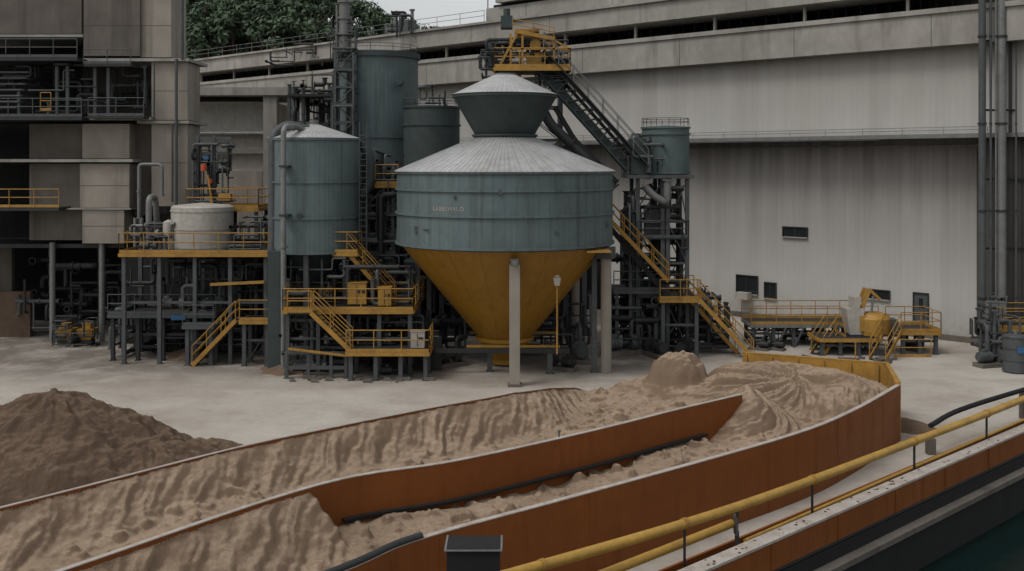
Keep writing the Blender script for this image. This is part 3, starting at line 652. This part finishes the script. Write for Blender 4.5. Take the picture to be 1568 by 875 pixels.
lx=X(853,52.5); lp=hp.p('lamp_post','yellow'); lp.cyl((lx,52.5,1.4),(lx,52.5,4.8),.045); lh=hp.p('lamp_head','white'); lh.hexa([(lx-.12,52.36,4.85),(lx+.12,52.36,4.85),(lx+.12,52.58,4.85),(lx-.12,52.58,4.85),(lx-.19,52.33,5.25),(lx+.19,52.33,5.25),(lx+.19,52.6,5.25),(lx-.19,52.6,5.25)]); lh.cyl((lx,52.5,5.26),(lx,52.5,5.36),.12)
for px_,py_,s_ in ((640,350,.10),(930,345,.10),(767,292,.09),(700,300,.05),(850,352,.05)):
    y=cy-math.sqrt(max(.1,R*R-(X(px_,54)-cx)**2))-.02; hp.p('drum_fittings','steel').rbox((X(px_,54),y,Z(py_,54)),s_*2.2,.16,s_*3)
hp.p('drum_fittings').tube([P(622,352,54.6),P(655,352,52.4)],.035)
t=bpy.data.curves.new('tank_lettering','FONT'); t.body='LABBEHALO'; t.size=.3; t.extrude=.004; t.space_character=1.15
to=bpy.data.objects.new('tank_lettering_curve',t); bpy.context.collection.objects.link(to); bpy.context.view_layer.update()
me=bpy.data.meshes.new_from_object(to); bpy.data.objects.remove(to); me.materials.clear(); me.materials.append(M['white'])
pipes(hp,cx-3.6,cx+4.8,cy+1.5,cy+5,.2,3.6,60,31,mats=('dsteel','steel','dsteel'),rr=(.05,.2)); pump(hp,(cx+3,cy-1.5,0),2.6,1.0,'dsteel'); pump(hp,(cx-3,cy-.5,0),.6,1.1,'dsteel'); pump(hp,(cx+4.2,cy+1,0),1.6,1.3)
cabinet(hp,cx-3.8,cy-1.5,0,.9,.5,1.7,'dsteel')
hpE=hp.done()
for v in me.vertices:
    a=math.radians(232.5)+(v.co.x)/R; h_=v.co.y; rr=R+.012+v.co.z; v.co=(rr*math.cos(a),rr*math.sin(a),h_+8.62)
tl=bpy.data.objects.new('tank_lettering',me); bpy.context.collection.objects.link(tl); tl.parent=hpE

def tank(name,px_,Yc,rp,ytop,ybot,roofh=.75,mat='teal',bz=(),roof=True,legs=True,tank_n=80):
    cx=X(px_,Yc); R=rp/F*Yc; z0,z1=Z(ybot,Yc),Z(ytop,Yc); o=Obj(name,(cx,Yc,0)); c=(cx,Yc)
    o.p('shell',mat).lathe(c,[(0,z0),(R,z0),(R,z1)],tank_n)
    bands(o.p('flanges',mat),c,R,[z0+.08]+[z0+(z1-z0)*b for b in bz]+[z1-.05],.055,.08,tank_n)
    if roof:
        o.p('roof_sheet','roof').lathe(c,[(R+.1,z1+.02),(.25,z1+roofh),(0,z1+roofh)],tank_n); o.p('roof_vent','lsteel').cyl((cx,Yc,z1+roofh),(cx,Yc,z1+roofh+.25),.25)
    else:
        o.p('roof_sheet',mat).lathe(c,[(R,z1+.0),(0,z1+.12)],tank_n); rail(o.p('roof_rail','steel'),[(cx+R*math.cos(t),Yc+R*math.sin(t),z1+.05) for t in np.linspace(0,2*math.pi,13)],.45,2,.018,False)
    if legs:
        for a in range(0,360,60):
            t=math.radians(a+30); o.p('legs','steel').hcol(cx+R*.88*math.cos(t),Yc+R*.88*math.sin(t),0,z0,.26)
        o.p('outlet_cone','teald').lathe(c,[(R*.8,z0-.01),(.4,z0-1.9),(.3,z0-2.4)],32)
    return o,cx,R,z0,z1
o,x,R_,z0,z1=tank('storage_tank',481,58,69,213,385,.8,bz=(.31,.62))
o.p('vent_pipe','lsteel').tube([(X(434,55),55,.2),(X(434,55),55,Z(193,55)),(X(452,56),56.5,Z(193,55)),(X(468,57),57,z1+.35)],.15,fl=True,bend=.5)
o.p('vent_pipe_dark','steel').tube([(X(418,56.5),56.5,.1),(X(418,56.5),56.5,Z(205,56)),(X(440,57),57,Z(190,57)),(X(470,57.5),57.5,z1+.5)],.24,fl=True,bend=.7)
o.p('side_column','teald').box(X(411,55.6),X(430,55.6),55.4,56.2,0,Z(385,55.6))
for py_ in (255,330): o.p('pipe_clamps','dsteel').box(X(428,55),X(442,55),54.83,56.4,Z(py_,55)-.05,Z(py_,55)+.05)
for s_ in (-.2,.2): o.p('ladder','steel').cyl((X(556,57)+s_,57,3.4),(X(556,57)+s_,57,z1+.9),.03,n=5)
for i in range(28): o.p('ladder').cyl((X(556,57)-.2,57,3.6+i*.33),(X(556,57)+.2,57,3.6+i*.33),.02,n=4)
o.p('side_duct','teald').tube([(X(552,58.5),58.5,Z(215,58)),(X(566,58.5),58.5,Z(240,58)),(X(566,58.5),58.5,Z(285,58)),(X(552,58.5),58.5,Z(300,58))],.28,bend=.4,fl=True)
o.p('inspection_hatch','teald').cyl((X(462,56),55.38,Z(330,56)),(X(462,56),55.55,Z(330,56)),.14,n=16)
o.done()
o,x,R_,z0,z1=tank('storage_tank',576,70,64,84,420,.3,bz=(.16,.62),roof=False,legs=False)
o.p('head_band','teald').lathe((x,70),[(R_+.01,z1-.35),(R_+.14,z1-.35),(R_+.14,z1+.02),(R_,z1+.02)],80)
lattice(o.p('stair_mast','steel'),X(513,66),X(541,66),66.0,67.2,0,Z(80,66),1.1,.14)
st=o.p('exhaust_stack','lsteel'); st.cyl((X(527,67),67,Z(80,67)),(X(527,67),67,Z(-12,67)),.36,.32,20)
for py_ in (5,30,55): st.cyl((X(527,67),67,Z(py_,67)),(X(527,67),67,Z(py_,67)+.15),.44,n=20)
st.cyl((X(516,67),67,Z(80,67)),(X(516,67),67,Z(8,67)),.08); st.cyl((X(537,67),67,Z(80,67)),(X(537,67),67,Z(25,67)),.06)
pipes(o,X(510,67),X(546,67),66,68,Z(95,67),Z(30,67),14,41,rr=(.03,.09),mats=('steel','dsteel')); pipes(o,X(511,66),X(545,66),65.7,67,4,Z(100,66),22,42,rr=(.03,.1),mats=('steel','dsteel'))
o.p('nozzle','teald').cyl((X(612,67),67.6,Z(125,67)),(X(612,67),66.6,Z(125,67)),.25); o.done()
o,x,R_,z0,z1=tank('storage_tank',661,66,43,164,400,.3,bz=(.14,.6,.88),roof=False,legs=False,mat='teald')
pipes(o,X(640,64),X(680,64),64.6,67,z1+.1,z1+1.3,9,14,rr=(.05,.12),mats=('steel','dsteel')); o.done()
o,x,R_,z0,z1=tank('elevated_tank',1019,62,36,195,267,.3,bz=(.85,),roof=False,legs=False,tank_n=48)
platform(o,X(960,61),X(1058,61),60.2,64,Z(268,61),legs=False,sides='L',rm='steel',fas='steel')
zt_=Z(270,61); xa,xb=X(975,61),X(1050,61)
lattice(o.p('tower_legs','steel'),xa,(xa+xb)/2,60.5,63.6,0,zt_,2.4,.22); lattice(o.p('tower_legs'),(xa+xb)/2+.3,xb,60.5,63.6,0,zt_,2.4,.22)
o.p('intake_duct','lsteel').tube([P(985,283,60),P(1000,300,60),P(1022,312,60),P(1022,275,60)],.22,bend=.4,fl=True)
o.p('filter_box','teald').box(X(966,60.6),X(988,60.6),60.4,62,Z(267,61),Z(212,61)); pipes(o,xa-.3,(xa+xb)/2,60,62,Z(265,61),Z(205,61),20,51,rr=(.04,.12),mats=('steel','dsteel')); pipes(o,xa-.5,xb,60,63.5,.5,10,60,52,rr=(.05,.18),mats=('steel','dsteel','dsteel'))
for zz in (3.2,6.6): o.p('landings','dsteel').box(xa,xb,60.3,63.8,zz,zz+.08); rail(o.p('landing_rails','steel'),[(xa,60.3,zz+.08),(xb,60.3,zz+.08)],1.0)
cabinet(o,X(1000,60.4),60.9,6.7,.9,.6,1.8,'dsteel'); o.done()

# ------------------------------------------------------------ conveyor + gantry + stairs
o=Obj('inclined_conveyor'); a=P(812,98,61); b_=P(968,272,61.5)
ch=o.p('truss_chords','teald'); d=(b_-a).normalized(); up=Vector((-d.z,0,d.x)) ; up=up if up.z>0 else -up
for yo in (-.6,.6):
    for k in (0,1.05): ch.beam(a+Vector((0,yo,0))+up*k,b_+Vector((0,yo,0))+up*k,.11)
    L=(b_-a).length; n=12
    for i in range(n):
        p0=a+d*L*i/n+Vector((0,yo,0)); p1=a+d*L*(i+1)/n+Vector((0,yo,0)); o.p('truss_lacing','steel').beam(p0,p1+up*1.05,.06); o.p('truss_lacing').beam(p0,p0+up*1.05,.06)
o.p('belt','dsteel').beam(a+up*.75,b_+up*.75,1.0,.06); o.p('belt_cover','teald').beam(a+up*.25,b_+up*.25,.9,.35)
w0=a+Vector((0,-1.2,0))+up*1.0; w1=b_+Vector((0,-1.2,0))+up*1.0
o.p('walkway_deck','dsteel').beam(w0,w1,.9,.06)
for yo in (-.4,.4): rail(o.p('walkway_rail','lsteel'),[w0+Vector((0,yo,0)),w1+Vector((0,yo,0))],1.0,1.2,.025,toe=False)
o.p('return_duct','dsteel').tube([P(832,170,60.5),P(842,190,60.5),P(905,250,60.5),P(940,290,60.5)],.3,fl=True,bend=.6)
o.p('return_duct').tube([P(850,165,61.5),P(880,215,61.5),P(945,280,61.5)],.16,fl=True)
lattice(o.p('support_mast','steel'),X(795,64),X(858,64),63.2,65.6,0,Z(106,64),2.0,.22)
z_=Z(104,60); x0,x1=X(757,60),X(873,60)
platform(o,x0,x1,59.6,62.6,z_,legs=False,sides='FLRB')
gy=o.p('head_frame','yellow')
for x_ in (X(782,60),X(800,60),X(848,60)):
    for y_ in (60,62.2): gy.beam((x_,y_,z_),(x_,y_,Z(52 if x_<X(840,60) else 64,60)),.12)
for y_ in (60,62.2):
    gy.beam((X(765,60),y_,z_+.1),(X(795,60),y_,Z(45,60)),.14); gy.beam((X(788,60),y_,Z(48,60)),(X(850,60),y_,Z(60,60)),.22); gy.beam((X(782,60),y_,Z(75,60)),(X(872,60),y_,Z(75,60)),.12); gy.beam((X(845,60),y_,Z(60,60)),(X(872,60),y_,Z(75,60)),.12)
gy.box(X(790,60),X(826,60),60.2,62,Z(48,60),Z(44,60)); gy.box(X(806,60),X(834,60),60.3,61.8,Z(98,60),Z(80,60)); gy.cyl((X(820,60),60.2,Z(68,60)),(X(820,60),61.9,Z(68,60)),.32,n=20)
rail(gy,[(X(785,60),59.9,Z(46,60)),(X(848,60),59.9,Z(58,60))],.6,1,toe=False)
o.p('head_drive','teald').box(X(767,61),X(785,61),60.5,61.6,Z(44,61),Z(26,61)); o.p('head_drive').cyl((X(776,61),61,Z(26,61)),(X(776,61),61,Z(14,61)),.2); o.p('head_drive').cyl((X(752,61),61,Z(108,61)),(X(752,61),61,Z(66,61)),.2)
pipes(o,X(745,61),X(870,61),60,62.3,z_+.1,Z(60,60),22,61,rr=(.04,.12),mats=('steel','dsteel')); pipes(o,X(820,61),X(865,61),60.2,62,Z(140,61),z_-.2,12,62,rr=(.04,.12),mats=('steel','dsteel'))
pipes(o,X(735,61),X(760,61),60,62.3,Z(118,61),Z(70,60),10,63,rr=(.04,.1))
o.done()
o=Obj('access_stairway')
s0=P(932,318,59.5); s1_=P(1022,418,59.5); stair(o,(s1_.x,59.5,Z(430,59.5)),(s0.x,59.5,Z(335,59.5)),.9)
zpl=Z(456,59.5); platform(o,X(1010,59),X(1072,59),58.8,61,zpl,nx=2,sides='FB')
o.p('conduit','dsteel').beam(P(935,350,60.3),P(1025,455,60.3),.5,.3)
stair(o,(X(1152,59),59,.05),(X(1070,59),59.2,zpl),.9); stair(o,(X(1128,60.5),60.5,.05),(X(1050,60.5),60.5,zpl),.8)
platform(o,X(940,60),X(1010,60),60,63,Z(445,60),nx=2,sides='F',rm='steel',fas='steel')
pipes(o,X(935,60),X(1120,60),59.8,64,.2,3.2,80,71,mats=('dsteel','steel','dsteel'),rr=(.05,.2)); pump(o,(X(950,61),60,0),.4,1.4); pump(o,(X(1000,60),59.5,0),2,1.2,'dsteel'); pump(o,(X(1045,60),59.5,0),1,1.0,'dsteel')
o.p('duct_box','dsteel').cyl(P(960,440,62),P(1005,440,62),.5,n=20); o.done()
o=Obj('pipe_trestle'); lattice(o.p('columns','steel'),X(955,66),X(1000,66),65,67,0,8,2.4,.24); o.p('pipe','dsteel').tube([(X(890,66),66,5),(X(1000,66),66,5),(X(1000,66),66,1)],.25,fl=True); o.done()

# ------------------------------------------------------------ middle platforms
o=Obj('service_platform'); z3=3.4
platform(o,X(433,54),X(633,54),54,60.5,z3,nx=5,sides='FLR')
rail(o.p('handrail_yellow'),[(X(500,57),57,z3),(X(633,57),57,z3)])
platform(o,X(530,52.6),X(657,52.6),52.6,55,1.48,nx=4,sides='FR',brace=False)
stair(o,(X(538,53.4),53.4,1.48),(X(478,53.4),53.4,z3),.8); rail(o.p('handrail_yellow'),[(X(440,53),53,z3),(X(478,53),53,z3)]); o.p('deck_grating').box(X(440,53),X(478,53),53,53.95,z3-.06,z3)
stair(o,(X(606,56.5),56.5,z3),(X(533,56.5),56.5,6.2),.8)
platform(o,X(515,57),X(552,57),56,57.4,6.2,nx=2,legs=False,sides='FR')
for px_,w_,h_,yy in ((548,1.0,1.2,56),(500,.8,.9,57),(590,.7,1.0,55.5)): cabinet(o,X(px_,yy),yy,z3,w_,.7,h_,'yellow')
for px_ in (470,515,575,610): pump(o,(X(px_,58),58,z3),random.random()*3,.9,'dsteel' if px_%2 else 'steel')
pipes(o,X(440,57),X(630,57),55.5,60,z3+.05,5.9,40,81,rr=(.04,.13),mats=('steel','dsteel')); pipes(o,X(436,56),X(650,56),54.6,60,.2,3.1,90,82,mats=('dsteel','steel','dsteel'),rr=(.04,.16))
pipes(o,X(555,60),X(612,60),58.5,62.5,3.5,11.5,60,83,mats=('steel','dsteel','dsteel'),rr=(.05,.17))
lattice(o.p('tall_posts','steel'),X(565,60),X(604,60),59.2,61.5,z3,11,1.6,.16)
for zz in (5.8,8.0): o.p('mid_landings','dsteel').box(X(560,60),X(608,60),59,61.6,zz,zz+.06); rail(o.p('mid_rails','steel'),[(X(560,60),59,zz+.06),(X(608,60),59,zz+.06)],1.0)
o.p('duct_elbow','teald').tube([P(585,232,60),P(572,262,60),P(590,300,60),P(606,300,60)],.38,bend=.8,fl=True)
platform(o,X(578,60),X(612,60),59,61,Z(282,60),legs=False,sides='F')
cabinet(o,X(640,53.6),53.6,1.48,.7,.5,.9,'white')
for y_ in (53.4,55): o.p('base_skid','steel').beam((X(433,53),y_,.55),(X(530,53),y_,.55),.12,.18); o.p('base_skid').beam((X(433,53),y_,1.3),(X(530,53),y_,1.3),.1,.14)
for px_ in (436,470,505,528): o.p('base_skid').hcol(X(px_,53),53.4,0,1.3,.16)
o.p('yellow_guard','yellow').beam((X(440,53),53.2,1.55),(X(528,53),53.2,1.2),.08,.12)
pump(o,(X(480,53),54.3,.0),0,.8); pump(o,(X(600,53),53.6,0),.2,.8,'dsteel')
rs_=random.Random(3)
for i in range(26): 
    c=(X(rs_.uniform(430,660),52.6),52.4+rs_.random()*1.2,.05); k=rs_.uniform(.06,.2); o.p('loose_debris','concd').hexa([(c[0]+dx*k*(1+rs_.random()*.5),c[1]+dy*k,zz) for zz in (0.0,k*.9) for dx,dy in ((-1,-1),(1,-1),(.8,1),(-.7,1))])
o.done()

# ------------------------------------------------------------ left platforms
o=Obj('tank_platform'); zp=6.08
platform(o,X(182,57),X(411,57),57,62,zp,nx=5,sides='FLB',lm='steel')
platform(o,X(285,60.5),X(396,60.5),60.5,63.5,8.4,nx=3,sides='FLRB')
tx,ty=X(310,59.6),59.6; o.p('white_tank','white').lathe((tx,ty),[(1.72,zp+.02),(1.72,8.5),(1.6,8.6),(0,8.75)],64); bands(o.p('tank_hoops','white'),(tx,ty),1.72,(zp+.2,7.3,8.3),.04,.04,64)
o.p('small_tank','white').lathe((X(258,58.5),58.5),[(.3,zp+.02),(.3,7.7),(0,7.85)],24)
o.p('small_tank').lathe((X(243,58.8),58.8),[(.22,zp+.02),(.22,7.2),(0,7.3)],24)
o.p('process_pipe','lsteel').tube([(X(228,59),59,zp),(X(228,59),59,Z(302,59)),(X(238,60),60,Z(302,59)),(X(238,60),60.5,zp)],.17,fl=True,bend=.4)
for px_ in (207,217,238): o.p('process_pipe').cyl((X(px_,59.5),59.5,zp),(X(px_,59.5),59.5,Z(335,59)),.1)
pump(o,(X(230,58),58,zp),0,.7); pipes(o,X(190,58),X(265,58),57.6,60,zp+.05,7.6,18,91,rr=(.04,.11)); pipes(o,X(345,58),X(405,58),57.8,60,zp+.05,8,14,92,rr=(.04,.11),mats=('steel','dsteel'))
for px_ in (303,328): o.p('mast','steel').hcol(X(px_,62),62,8.4,Z(208,62),.2)
for yy in (212,235,260): o.p('mast').beam((X(300,62),62,Z(yy,62)),(X(355,62),62,Z(yy,62)),.14,.18)
pipes(o,X(298,62),X(352,62),61.5,63,8.6,Z(215,62),22,93,rr=(.04,.11),mats=('steel','dsteel')); o.p('orange_actuator','red').cyl(P(312,252,61.4),P(312,262,61.4),.18); o.p('orange_actuator').cyl(P(322,274,61.4),P(322,281,61.4),.12); o.p('beacon','blue').rbox(P(316,242,61.4),.3,.3,.2)
o.p('yellow_brackets','yellow').beam(P(318,268,61.3),P(325,312,61.3),.1); o.p('yellow_brackets').rbox(P(345,302,60.8),.7,.5,.4)
platform(o,X(165,58),X(330,58),58,62,2.6,nx=5,sides='F',rm='steel',fas='steel',lm='dsteel'); platform(o,X(283,57),X(330,57),56.6,58,2.2,nx=2,sides='F',rm='steel',fas='steel')
pump(o,(X(262,58),58.6,2.6),0,1.1,'lsteel'); pump(o,(X(320,58),59,2.6),1,1.0); pipes(o,X(170,58),X(410,58),58.6,62,2.7,5.7,40,94,mats=('dsteel','steel','dsteel'),rr=(.04,.15)); pipes(o,X(170,59),X(415,59),58.6,63,.1,2.4,55,95,mats=('dsteel','steel','dsteel'),rr=(.05,.18))
o.p('blue_label','blue').box(X(262,57.9),X(284,57.9),57.88,57.9,2.3,2.55)
o.p('yellow_beam','yellow').beam((X(322,57),57,Z(436,57)),(X(405,57),57,Z(432,57)),.12,.15)
stair(o,(X(312,58.6),56.9,.05),(X(376,58.6),56.9,2.5),.85); platform(o,X(374,57.4),X(420,57.4),56.4,58.2,2.5,nx=2,sides='F')
o.p('frame_columns','steel').hcol(X(423,56),56,0,6,.26)
for px_ in (186,300,345,405): o.p('frame_columns').hcol(X(px_,58),61,0,6,.22)
o.p('back_screen','black').box(X(180,63),X(411,63),63.6,63.7,0,5.7)
o.done()

# ------------------------------------------------------------ right low platform with yellow machine
o=Obj('loading_platform'); z_=1.35
platform(o,X(1150,62.5),X(1345,62.5),62.5,65,z_,nx=7,sides='FB',fas='lsteel')
for i in range(7): o.p('steel_trestles','steel').beam((X(1160+i*27,62.5),62.3,0),(X(1175+i*27,62.5),62.3,z_-.2),.1)
platform(o,X(1255,59.5),X(1350,59.5),59.5,61.8,1.0,nx=4,sides='',fas='yellow'); platform(o,X(1368,61),X(1428,61),59.8,62.3,1.35,nx=3,sides='FBR')
stair(o,(X(1340,58.6),58.2,.05),(X(1368,60),60,1.35),.9); stair(o,(X(1252,60),60,.05),(X(1272,61),61,1.0),.8)
pipes(o,X(1150,63),X(1340,63),63,65,.1,1.1,26,101,mats=('dsteel','steel'),rr=(.04,.12))
rail(o.p('handrail_yellow'),[(X(1372,59),59.2,0),(X(1428,59),59.2,0)],1.0)
for px_ in (1165,1190,1275,1310,1400): pump(o,(X(px_,61),61.5,0),px_,.7,'dsteel')
rs_=random.Random(5)
for i in range(16): o.p('loose_timber','concd').rbox((X(rs_.uniform(1200,1380),57),56.5+rs_.random()*2.5,.08),rs_.uniform(.3,1.4),.12,.12,rs_.random()*3)
o.done()
mx,my=X(1335,61),60.8; o=Obj('yellow_crusher',(mx,my,1.0)); y=o.p('body','yellow')
y.lathe((mx,my),[(0,1.05),(.95,1.05),(.98,1.3),(.98,2.0),(.8,2.25),(.35,2.35),(0,2.35)],24)
y.rbox((mx-.2,my,1.75),1.5,1.3,.9); y.beam((mx-1.0,my-.3,2.0),(mx-.35,my-.3,3.7),.2,.26); y.beam((mx-.35,my-.3,3.7),(mx+.3,my-.3,3.1),.14,.16); y.beam((mx-1.0,my+.3,2.0),(mx-.35,my+.3,3.7),.2,.26)
cr=o.p('cream_hopper','white'); cr.hexa([(mx-1.5,my-.5,1.1),(mx-.75,my-.5,1.1),(mx-.75,my+.5,1.1),(mx-1.5,my+.5,1.1),(mx-1.75,my-.6,2.6),(mx-.7,my-.6,2.6),(mx-.7,my+.6,2.6),(mx-1.75,my+.6,2.6)])
cr.box(mx-1.3,mx-.8,my-.4,my+.4,2.62,3.25); o.p('drive_wheel','dsteel').cyl((mx+.2,my-.72,1.8),(mx+.2,my-.66,1.8),.35,n=20); o.p('engine_cover','steel').rbox((mx+1.05,my,1.6),.5,.9,.7); o.p('hydraulic_rams','lsteel').cyl((mx-.2,my-.3,2.3),(mx-.1,my-.3,3.3),.07)
o.p('skids','dsteel').box(mx-1.6,mx+1.3,my-.6,my-.45,1.0,1.1); o.p('skids').box(mx-1.6,mx+1.3,my+.45,my+.6,1.0,1.1)
rail(o.p('guard_rail','yellow'),[(mx-1.9,my-.9,1.0),(mx-1.9,my+.9,1.0)],1.1); o.done()
for px_,py_ in ((1310,556),(1186,580),(856,672)):
    yy=46.5 if px_>1200 else (45 if px_>1000 else 36); o=Obj('marker_post'); zb_=1.6 if px_>1000 else .8; x=X(px_,yy); zt_=Z(py_-30 if px_>1200 else py_-10,yy)
    o.p('post','yellow' if px_>1000 else 'lsteel').cyl((x,yy,zb_-.6),(x,yy,zt_),.035); o.p('foot','dsteel').cyl((x,yy,zb_-.6),(x,yy,zb_-.5),.12); o.p('cap','lsteel').cyl((x,yy,zt_),(x,yy,zt_+.08),.06); o.done()

# ------------------------------------------------------------ wooded hill
hx=np.linspace(-140,60,60); hy=np.linspace(140,260,30); HX,HY=np.meshgrid(hx,hy)
top=np.interp(HX,[-140,-50,-20,-11,20,60],[34,30,24,20,13,9]); hz=top*np.clip((HY-140)/28,0,1)*.8+2*fbm(HX*.05,HY*.05)
gridmesh('wooded_hill',hx,hy,hz,hx[None,:]*0+hz>-9,M['leaf'])
rg=np.random.default_rng(5); LV=[]; tv=Part(M['bark']); cr=[]
for i in range(120):
    yy=rg.uniform(140,165); px_=rg.uniform(230,690); x_=X(px_,yy)
    tz=11+np.interp(px_,[230,530,575,610,655,690],[305,295,255,236,224,208])*yy/F
    dr=(i%3); tz-= dr*3.6+rg.uniform(0,2.4)
    cr.append((x_,yy-dr*2,tz,rg.uniform(2.6,4.2)))
for x_,yy,tz,r in cr:
    tv.cyl((x_,yy,tz-18),(x_,yy,tz-2),.45,.12,7)
    for k in range(4):
        t=rg.uniform(0,6.28); tv.cyl((x_,yy,tz-r-3+k),(x_+math.cos(t)*r*.7,yy+math.sin(t)*r*.7,tz-r+k*.8),.18,.05,5)
    for k in range(18):
        u=rg.normal(size=3); u/=np.linalg.norm(u); u[2]=abs(u[2])*1.2-.45; cc_=np.array([x_,yy,tz-r])+u*r*rg.uniform(.5,1.0); cr_=rg.uniform(.8,1.5)
        n=46; e=rg.normal(size=(n,3)); e/=np.linalg.norm(e,axis=1)[:,None]; pos=cc_+e*cr_*rg.uniform(.6,1.05,(n,1))*np.array([1,1,.7])
        a1=rg.normal(size=(n,3)); a1/=np.linalg.norm(a1,axis=1)[:,None]; nn=e+rg.normal(size=(n,3))*.5+np.array([0,0,.4]); a2=np.cross(nn,a1); a2/=np.linalg.norm(a2,axis=1)[:,None]; a1=np.cross(a2,nn); a1/=np.linalg.norm(a1,axis=1)[:,None]
        sz=rg.uniform(.16,.34,(n,1)); q=np.stack([pos-a1*sz*1.4,pos+a2*sz*.7,pos+a1*sz*1.4,pos-a2*sz*.7],1).reshape(-1,3)
        LV.append(q)
LV=np.concatenate(LV); n=len(LV)//4; me=bpy.data.meshes.new('leaf_crowns'); me.from_pydata(LV.tolist(),[],np.arange(n*4).reshape(n,4).tolist()); me.materials.append(M['leaf'])
e=bpy.data.objects.new('distant_trees',None); bpy.context.collection.objects.link(e); lo=bpy.data.objects.new('leaf_crowns',me); bpy.context.collection.objects.link(lo); lo.parent=e
me=bpy.data.meshes.new('trunks'); me.from_pydata(tv.v,[],tv.f); me.materials.append(M['bark']); lo=bpy.data.objects.new('trunks',me); bpy.context.collection.objects.link(lo); lo.parent=e

# ------------------------------------------------------------ light, world, camera
el,az=math.radians(56),math.radians(236)
w=bpy.data.worlds.new('World'); scene.world=w; w.use_nodes=True; nt=w.node_tree; bg=nt.nodes['Background']
sky=nd(nt,'ShaderNodeTexSky',sky_type='NISHITA'); sky.sun_disc=False; sky.sun_elevation=el; sky.sun_rotation=az; sky.dust_density=4; sky.air_density=1.2
hs=nd(nt,'ShaderNodeHueSaturation'); hs.inputs['Saturation'].default_value=.25; nt.links.new(sky.outputs[0],hs.inputs['Color'])
tc=nd(nt,'ShaderNodeTexCoord'); cn=rng_(nt,noise(nt,tc.outputs['Generated'],3.5,6,.55,(1,1,2.2)),.3,.7,3.9,5.6)   # overcast cloud layer
cc=nd(nt,'ShaderNodeCombineXYZ')
for i,k in enumerate((.985,1.0,1.01)): nt.links.new(math_(nt,'MULTIPLY',cn,k),cc.inputs[i])
nt.links.new(mixc(nt,.5,hs.outputs[0],cc.outputs[0]),bg.inputs[0]); bg.inputs[1].default_value=.15
sl=bpy.data.lights.new('sun','SUN'); sl.energy=1.05; sl.angle=math.radians(16); sl.color=(1,.965,.91); so=bpy.data.objects.new('sun',sl); bpy.context.collection.objects.link(so)
sd=Vector((math.sin(az)*math.cos(el),math.cos(az)*math.cos(el),math.sin(el))); so.rotation_euler=sd.to_track_quat('Z','Y').to_euler(); so.location=(0,0,60)
cam=bpy.data.cameras.new('camera'); cam.sensor_width=36; cam.lens=36*F/1568; cam.shift_y=-(437.5-HZ)/1568; cam.clip_end=3000; cam.clip_start=.3
co=bpy.data.objects.new('camera',cam); bpy.context.collection.objects.link(co); co.location=(0,0,HC); co.rotation_euler=(math.radians(90),0,0); scene.camera=co
scene.view_settings.view_transform='Standard'; scene.view_settings.look='None'; scene.view_settings.exposure=0
